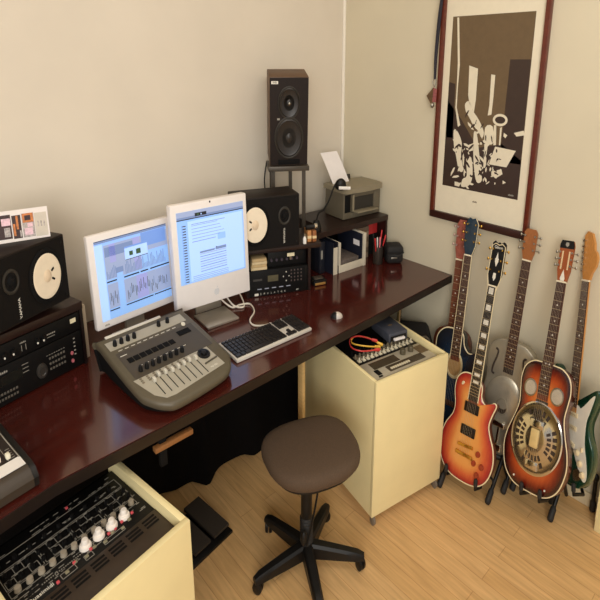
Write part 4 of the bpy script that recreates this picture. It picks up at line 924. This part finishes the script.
m = g.mb(); m.tube([(-.0215, .783, .006), (-.039, .836, .006), (-.037, .960, .006), (-.02, .970, .006), (0, .965, .006), (.02, .970, .006), (.037, .960, .006), (.039, .836, .006), (.0215, .783, .006)], .0018, 6, smooth=1); m.build('binding', ivory, g.t)
m = g.mb(); m.prism([(0, .8795), (.010, .9005), (0, .9371), (-.010, .9005)], .006, .0072); m.prism([(-.012, .9069), (.012, .9069), (.007, .9142), (-.007, .9142)], .006, .0073); m.prism([(0, .8228), (.009, .8365), (.007, .8548), (-.007, .8548), (-.009, .8365)], .006, .0072); m.text('Gibson', .017, TR(0, .9553, .0064), .0005); m.build('inlay', pearl, g.t)
g.pegs([(sd*.027, y, sd) for sd in (-1, 1) for y in (.8640, .9051, .9462)], .006, gold)
for y in (.285, .190): o = g.blk('pickup', -.043, .043, y, y+.040, .008, .017, black); m = g.mb(); m.box(-.036, .036, y+.006, y+.034, .017, .019, .001); m.build('pickup_cover', mat('dark pickup cover', (44, 36, 32), .25, .4), o)
g.blk('bridge', -.046, .046, .143, .156, .009, .022, gold, .002, 4); g.blk('tailpiece', -.052, .052, .105, .120, .009, .024, gold, .004)
kn = mat('amber speed knob', (150, 62, 38), .25, noise=.1)
for x, y in ((.078, .140), (.108, .098), (.062, .098), (.088, .058)): g.disc('knob', x, y, [(.013, .004), (.0115, .018), (.0105, .021), (.0005, .0215)], kn)
g.disc('toggle_switch', -.075, .385, [(.011, .003), (.011, .0045), (.003, .005), (.0026, .02), (.0005, .021)], ivory, 14)
m = g.mb(); m.rings([((.0, .0, -.03), .007), ((.0, -.012, -.03), .007)], 10); m.build('strap_button', gold, g.t)
m = g.mb(); m.rings([((.150, .075, -.025), .006), ((.170, .070, -.02), .006), ((.178, .05, -.02), .004)], 8); m.build('output_plug', black, g.t)
g.strings(.112, .8009, .052, .034, .020)
LPg = g

# wood-body resonator
g = Guitar('resonator_guitar', 'sunburst wooden resonator guitar with large chrome cover plate, in front', (-.40, -1.800, .150), (-.10, -1.745, 1.006), 0, (-1, .06))
DB_ = outline(mirror([(0, 0), (.086, .008), (.143, .050), (.169, .125), (.163, .190), (.136, .260), (.121, .315), (.127, .370), (.131, .415), (.118, .460), (.080, .487), (.04, .492), (0, .492)]))
bo = g.body(DB_, .074, [burst('tobacco sunburst', [(0, (36, 13, 11)), (.13, (50, 17, 13)), (.28, (108, 32, 18)), (.5, (172, 72, 32)), (.85, (206, 118, 58))]), mat('dark red side', (88, 30, 20), .25, coat=.3)], .004)
g.binding(DB_, .003, ivory, -.003, bo)
g.neck(.375, .8000, .056, .046, .008, mahn, rosew, pearl, 19, .635, (3, 5, 7, 9, 12, 15, 17))
g.slab('headstock', [(-.023, .8050), (.023, .8050), (.033, .8455), (.036, .9406), (.030, .9563), (-.030, .9563), (-.036, .9406), (-.033, .8455)], -.008, .006, burst('headstock sunburst', [(0, (60, 26, 16)), (1, (150, 78, 40))]))
g.slab('headstock_cap', [(-.0365, .9282), (.0365, .9282), (.036, .9431), (.030, .9580), (-.030, .9580), (-.036, .9431)], .0055, .0075, black)
m = g.mb(); m.prism([(0, .9332), (.009, .9406), (.007, .9506), (-.007, .9506), (-.009, .9406)], .0075, .0082); m.build('emblem', inkg, g.t)
for e in (-1, 1): g.blk('peg_slot', e*.017-.004, e*.017+.004, .8496, .9183, .0055, .0068, mat('pale slot', (214, 186, 144), .5, noise=.05), .0008)
g.slab('rod_cover', [(0, .8496), (.012, .8165), (.009, .8074), (-.009, .8074), (-.012, .8165)], .006, .0078, pearl)
g.pegs([(sd*.030, y, sd) for sd in (-1, 1) for y in (.8637, .8885, .9133)], .000, nickel, .014)
cy = .205; R0 = .139
m = g.mb(); m.lathe([(R0, .003), (R0, .008), (R0*.96, .011), (R0*.90, .009), (R0*.62, .014), (R0*.40, .021), (R0*.34, .022), (.0005, .0225)], 64, TR(0, cy, 0)); cp = m.build('cover_plate', chrome, g.t)
dk = mat('dark perforation', (52, 40, 32), .5)
m = g.mb()
def zc(r): 
    q = r/R0
    return .0095+(.0145-.009)*(.90-q)/.28 if q > .62 else .014+(.021-.014)*(.62-q)/.22
for f in range(4):
    for j in range(2):
        for k in range(5):
            a_ = R(f*90+(-28+14*k)); ra = R0*(.46+.20*j); rb = ra+R0*.14; w_ = R(4.2)
            P_ = [(ra, a_-w_), (rb, a_-w_*.9), (rb, a_+w_*.9), (ra, a_+w_)]
            m.poly([(r*math.cos(q), cy+r*math.sin(q), zc(r)+.0016) for r, q in P_])
m.build('perforations', dk, cp)
m = g.mb(); m.box(-.022, .022, cy-.034, cy+.038, .021, .034, .006); m.build('hand_rest', mat('cream hand rest', (222, 196, 138), .35, .25, noise=.05), cp)
m = g.mb(); m.box(-.036, .036, cy+.040, cy+.072, .018, .027, .004); m.build('bridge_cover', chrome, cp)
m = g.mb(); m.box(-.033, .033, cy-.118, cy-.085, .009, .018, .004); m.box(-.045, -.02, cy-.085, cy-.05, .012, .018, .004); m.build('tailpiece', chrome, g.t)
for e in (-1, 1):
    o = g.disc('screen', e*.071, .385, [(.034, .003), (.034, .007), (.029, .008), (.028, .005), (.0005, .0052)], nickel, 32)
    o['label'] = 'round silver mesh sound hole'
    m = g.mb(); m.lathe([(.028, .0053), (.0005, .0068)], 28, TR(e*.071, .385, 0)); m.build('mesh_disc', mat('silver mesh', (206, 196, 180), .4, .5, noise=.15, nscale=300), o)
for k in (-1, 0, 1): g.disc('sound_dot', k*.019, .362, [(.0055, .0045), (.0055, .006), (.0005, .0061)], dk, 12)
g.blk('neck_slot', -.032, .032, .340, .352, .004, .007, dk, .003)
for e in (-1, 1): g.disc('body_screw', e*.085, .035, [(.004, .002), (.004, .007), (.0005, .0075)], pearl, 10)
m = g.mb(); m.rings([((0, .0, -.04), .008), ((0, -.014, -.04), .008)], 10); m.build('strap_button', nickel, g.t)
g.strings(cy-.09, .8008, .052, .036, .026)
DOB = g

# steel-body resonator
g = Guitar('resonator_guitar', 'grey metal-bodied resonator guitar with two f-holes, behind the two sunburst guitars', (-.25, -1.541, .201), (-.05, -1.532, 1.058), .955, (-1, -.06))
ST = outline(mirror([(0, 0), (.090, .008), (.142, .050), (.164, .125), (.160, .190), (.136, .260), (.124, .315), (.130, .370), (.136, .415), (.122, .462), (.080, .488), (.04, .494), (0, .494)]))
steel = mat('aged nickel steel', (172, 164, 146), .36, .6, noise=.12, nscale=9)
bo = g.body(ST, .075, [steel, steel], .003)
g.neck(.385, .8250, .056, .046, .006, mahn, rosew, pearl, 20, .64)
g.slab('headstock', [(-.023, .8290), (.023, .8290), (.034, .8614), (.036, .9374), (.024, .9520), (-.024, .9520), (-.036, .9374), (-.034, .8614)], -.008, .006, mat('honey mahogany', (150, 92, 48), .35, noise=.15, nscale=10, stretch=(30, 30, 3)))
g.pegs([(sd*.027, y, sd) for sd in (-1, 1) for y in (.8713, .8978, .9242)], .006, nickel)
for e in (-1, 1):
    m = g.mb(); m.tube([(e*.088, .445, .0035), (e*.074, .438, .0035), (e*.078, .410, .0035), (e*.090, .375, .0035), (e*.092, .345, .0035), (e*.078, .340, .0035)], .0048, 8); m.build('f_hole', dk, g.t)
m = g.mb(); m.lathe([(.108, .003), (.108, .006), (.100, .012), (.08, .016), (.0005, .018)], 56, TR(0, .240, 0)); cp = m.build('cover_plate', mat('satin steel plate', (190, 182, 164), .32, .6, noise=.1, nscale=12), g.t)
m = g.mb(); m.lathe([(.036, .014), (.036, .019), (.030, .020), (.029, .017), (.0005, .017)], 32, TR(0, .222, 0)); m.m = 1; m.lathe([(.029, .0172), (.0005, .0174)], 28, TR(0, .222, 0)); m.build('bridge_ring', [steel, dk], cp)
m = g.mb(); m.box(-.038, .038, .135, .160, .014, .028, .006); m.build('hand_rest', chrome, cp)
m = g.mb(); m.box(-.03, .03, .03, .06, .003, .014, .004); m.box(-.006, .006, .06, .14, .004, .012, .002); m.build('tailpiece', chrome, g.t)
g.blk('fretboard_end', -.028, .028, .362, .384, .002, .011, dk, .002)
g.strings(.13, .8257, .052, .036, .022)
STL = g

# green double-cutaway electric
g = Guitar('electric_guitar', 'dark green double-cutaway electric guitar with white pickguard, furthest along the wall', (-.215, -1.922, .165), (-.045, -1.838, .996), 0, (-1, .50))
SC = outline([(0, 0), (.075, .006), (.130, .045), (.155, .110), (.148, .170), (.118, .220), (.112, .262), (.130, .310), (.150, .365), (.146, .392), (.124, .388), (.092, .350), (.055, .322), (.030, .322), (-.032, .332), (-.055, .345), (-.090, .390), (-.128, .428), (-.155, .425), (-.156, .385), (-.132, .315), (-.116, .262), (-.120, .220), (-.150, .170), (-.160, .105), (-.132, .042), (-.075, .006)])
grn = mat('dark green lacquer', (20, 58, 40), .15, coat=.5, noise=.08, nscale=8)
g.body(SC, .042, [grn, grn], .0)
PG_ = outline([(.02, .150), (.060, .105), (.095, .060), (.122, .048), (.132, .075), (.118, .130), (.098, .185), (.095, .262), (.112, .310), (.132, .370), (.112, .360), (.082, .330), (.052, .306), (.03, .312), (-.03, .312), (-.06, .330), (-.10, .375), (-.135, .395), (-.135, .36), (-.108, .30), (-.09, .24), (-.06, .18), (-.03, .155)], 4)
g.slab('pickguard', PG_, .0004, .003, mat('aged white pickguard', (236, 230, 214), .35, noise=.02))
g.neck(.300, .7700, .056, .042, .004, maple, rosew, pearl, 21, .645)
g.slab('headstock', [(-.021, .776), (.021, .776), (.030, .802), (.052, .828), (.058, .858), (.046, .880), (.034, .885), (.030, .910), (.010, .945), (-.018, .952), (-.036, .935), (-.034, .915), (-.030, .83), (-.028, .80)], -.010, .004, maple)
g.pegs([(-.022-.0006*k, .808+.022*k, -1) for k in range(6)], .004, chrome, .013)
cv = mat('aged cream plastic', (224, 206, 166), .4, noise=.04)
for y, q in ((.272, 0), (.222, 0), (.165, -12)):
    o = g.blk('pickup', -.041, .041, y-.009, y+.009, .003, .009, cv, .003, q)
    m = g.mb()
    for k in range(6): m.lathe([(.0024, .009), (.0024, .0098)], 8, TR(0, y, 0) @ RZ(q) @ TR(-.026+k*.0104, 0, 0))
    m.build('pole_pieces', nickel, o)
for x, y in ((.062, .140), (.086, .105), (.108, .070)): g.disc('knob', x, y, [(.013, .003), (.011, .010), (.009, .017), (.0005, .0175)], cv)
g.blk('bridge', -.036, .036, .120, .146, .001, .012, nickel, .002)
g.blk('selector_switch', .088, .094, .150, .168, .003, .014, cv, .001)
m = g.mb(); m.prism(outline([(.075, .012), (.115, .028), (.105, .062), (.07, .05)], 3), .001, .004, TR(-.02, .02, 0)); m.build('jack_plate', chrome, g.t)
g.strings(.13, .771, .052, .034, .012)
STR = g

# blue cutaway acoustic, mostly behind the tall cabinet
g = Guitar('acoustic_guitar', 'dark blue cutaway acoustic guitar with ivory edges, half hidden behind the tall cabinet', (-.30, -1.228, .098), (-.07, -1.180, 1.043), 0, (-1, -.12))
AC = outline([(0, 0), (.085, .008), (.130, .055), (.150, .130), (.148, .200), (.134, .270), (.122, .318), (.130, .365), (.146, .405), (.138, .425), (.110, .408), (.075, .405), (.045, .432), (.028, .478), (-.03, .490), (-.09, .482), (-.132, .445), (-.138, .39), (-.125, .318), (-.142, .270), (-.178, .200), (-.186, .130), (-.160, .055), (-.095, .008)])
bo = g.body(AC, .072, [burst('blue stain', [(0, (8, 11, 20)), (.35, (12, 26, 46)), (1, (20, 46, 72))]), mat('navy side', (14, 18, 30), .2)], .003)
g.binding(AC, .0036, ivory, -.003, bo)
g.disc('sound_hole', 0, .335, [(.062, .0035), (.060, .006), (.050, .0062), (.048, .0035)], mat('rosette', (206, 190, 150), .4, noise=.2, nscale=90), 36, .86, 1.0)
g.disc('hole_inside', 0, .335, [(.048, .0036), (.0005, .0038)], mat('tan inside of hole', (176, 140, 92), .7, noise=.1), 32, .86, 1.0)  # flat tan disc for the inside of the guitar
g.neck(.375, .8150, .055, .044, .008, mahn, rosew, pearl, 20, .65, bind=ivory)
g.slab('headstock', [(-.022, .8203), (.022, .8203), (.036, .8595), (.040, .9531), (.020, .9780), (.0, .9727), (-.020, .9780), (-.040, .9531), (-.036, .8595)], -.008, .006, burst('blue head', [(0, (14, 24, 34)), (1, (26, 46, 62))]))
m = g.mb(); m.tube([(.0215, .8221, .005), (.036, .8604, .005), (.0395, .9531, .005), (.02, .9771, .005)], .0018, 6, smooth=1); m.build('binding', ivory, g.t)
g.pegs([(sd*.026, y, sd) for sd in (-1, 1) for y in (.8773, .9130, .9486)], .006, gold)
g.blk('bridge', -.07, .07, .150, .175, .003, .010, rosew, .003)
m = g.mb(); m.scribble(.05, .006, TR(-.13, .215, .0036)); m.scribble(.04, .005, TR(-.125, .203, .0036), 4); m.build('lettering', inkw, g.t)
g.strings(.16, .8159, .054, .035, .016)
BLU = g
# the guitar behind it
g = Guitar('acoustic_guitar', 'reddish-headed guitar with brown neck, just behind the blue guitar', (-.185, -1.130, .06), (-.035, -1.098, 1.010), 0, (-1, -.12))
AB = outline(mirror([(0, 0), (.085, .008), (.145, .05), (.165, .12), (.155, .19), (.122, .26), (.108, .31), (.118, .37), (.12, .42), (.10, .46), (.06, .478), (0, .48)]))
g.body(AB, .07, [mahn, mahn], .002)
g.neck(.37, .795, .052, .042, .006, mat('brown neck', (120, 70, 44), .4, noise=.1), mat('reddish board', (110, 62, 42), .45, noise=.15), pearl, 20, .65)
g.slab('headstock', [(-.022, .801), (.022, .801), (.034, .845), (.036, .95), (.022, .972), (-.022, .972), (-.036, .95), (-.034, .845)], -.008, .006, mat('rosy mahogany', (150, 82, 66), .35, noise=.25, nscale=50))
g.pegs([(sd*.026, y, sd) for sd in (-1, 1) for y in (.860, .90, .94)], .006, mat('rosy nickel', (206, 176, 166), .3, .7))
PNK = g

# ------------------------------------------------------------------ guitar stands
def stand(g, label, left, right, hooks=((-.075, .0), (.075, .0)), thick=.05, lean=(.17, .01, .125)):
    b = g.b; t = thing('guitar_stand', label, 'stand', (b.x, b.y, 0), 0, 'black guitar stands along the wall')
    loc = lambda p: Vector((p[0]-b.x, p[1]-b.y, .014)); up = Vector(lean); F = [loc(left), loc(right)]; T_ = [f+up for f in F]
    for f, k in zip(F, T_):
        d = k-f; m = MB(); m.rings([(f+d*.2, .0105), (k, .0105)], 12); l = m.build('leg', blackm, t)
        m = MB(); m.rings([(f-d*.02, .012), (f+d*.02, .0165), (f+d*.26, .0155), (f+d*.3, .0115)], 14); m.build('rubber_foot', rubber, l)
        e = Vector((min(k.x+.10, -.03-b.x), k.y, .012)); m = MB(); m.rings([(k, .010), (e, .010)], 10); m.build('rear_leg', blackm, t)
    m = MB(); m.rings([(T_[0], .011), (T_[1], .011)], 12); m.build('crossbar', blackm, t)
    for k in T_: m = MB(); m.ball(k, .017, 12); m.build('joint', black, t)
    for x, y in hooks:
        q = g.M @ Vector((x, y-.016, .012)); w_ = g.M @ Vector((x, y+.022, .020)); p = g.M @ Vector((x, y-.018, -thick-.012))
        c_ = T_[0].lerp(T_[1], min(1, max(0, (p-T_[0]).dot(T_[1]-T_[0])/(T_[1]-T_[0]).length_squared)))
        m = MB(); m.rings([(c_, .008), (p, .008), (q, .008), (w_, .0075)], 10); a_ = m.build('cradle_arm', blackm, t)
        m = MB(); m.rings([(q.lerp(w_, .35), .0105), (w_, .011), (w_+(w_-q)*.15, .007)], 12); m.build('rubber_tip', rubber, a_)
stand(LPg, 'black stand under the cherry sunburst electric guitar', (-.535, -1.345), (-.433, -1.600), hooks=((-.09, .010), (.095, .020)))
stand(DOB, 'black stand under the wooden resonator guitar with chrome plate', (-.300, -1.628), (-.283, -1.893), thick=.076, hooks=((-.03, -.002), (.07, .006)), lean=(.15, .005, .125))
stand(STL, 'black stand under the grey metal resonator, mostly hidden by other guitars', (-.30, -1.45), (-.24, -1.655), thick=.075, lean=(.12, 0, .13))
stand(STR, 'black stand under the green electric guitar at the right edge', (-.16, -1.85), (-.040, -2.031), thick=.042, lean=(-.01, .004, .15))
stand(BLU, 'black stand under the blue acoustic guitar behind the tall cabinet', (-.33, -1.11), (-.33, -1.29), thick=.085, lean=(.16, 0, .11))
stand(PNK, 'black stand under the reddish-headed guitar, hidden behind the blue one', (-.20, -1.01), (-.20, -1.20), thick=.05, lean=(.09, 0, .12))
# ------------------------------------------------------------------ camera and light
cd = bpy.data.cameras.new('camera'); co = bpy.data.objects.new('camera', cd); COL.objects.link(co)
f = Vector((.65968287, .71563947, -.22951834)).normalized(); r_ = Vector((.73526793, -.67777656, 0)).normalized(); u = r_.cross(f)
Mx = Matrix((r_, u, -f)).transposed().to_4x4(); Mx.translation = Vector((-2.83386, -2.6455, 2.52)); co.matrix_world = Mx
cd.sensor_width = 36; cd.lens = 501/600*36; cd.shift_x = -5/600; cd.shift_y = -122/600; cd.clip_start = .05
bpy.context.scene.camera = co
def area(name, loc, target, size, sy, power, col):
    l = bpy.data.lights.new(name, 'AREA'); l.shape = 'RECTANGLE'; l.size = size; l.size_y = sy; l.energy = power; l.color = col
    o = bpy.data.objects.new(name, l); COL.objects.link(o); o.location = loc
    o.rotation_euler = (Vector(target)-Vector(loc)).to_track_quat('-Z', 'Y').to_euler(); return o
area('ceiling_light', (-1.7, -2.3, 3.95), (-1.4, -1.4, .6), 1.6, 1.6, 36, (1, .96, .90))
area('window_light', (-5.0, -4.7, 3.0), (-.6, -.6, 1.5), 2.6, 2.4, 152, (1, .98, .93))
w = bpy.data.worlds.new('room ambience'); bpy.context.scene.world = w; w.use_nodes = True
w.node_tree.nodes['Background'].inputs[0].default_value = (1, .96, .90, 1); w.node_tree.nodes['Background'].inputs[1].default_value = .46
vs = bpy.context.scene.view_settings; vs.view_transform = 'Standard'; vs.look = 'None'; vs.exposure = 0; vs.gamma = 1
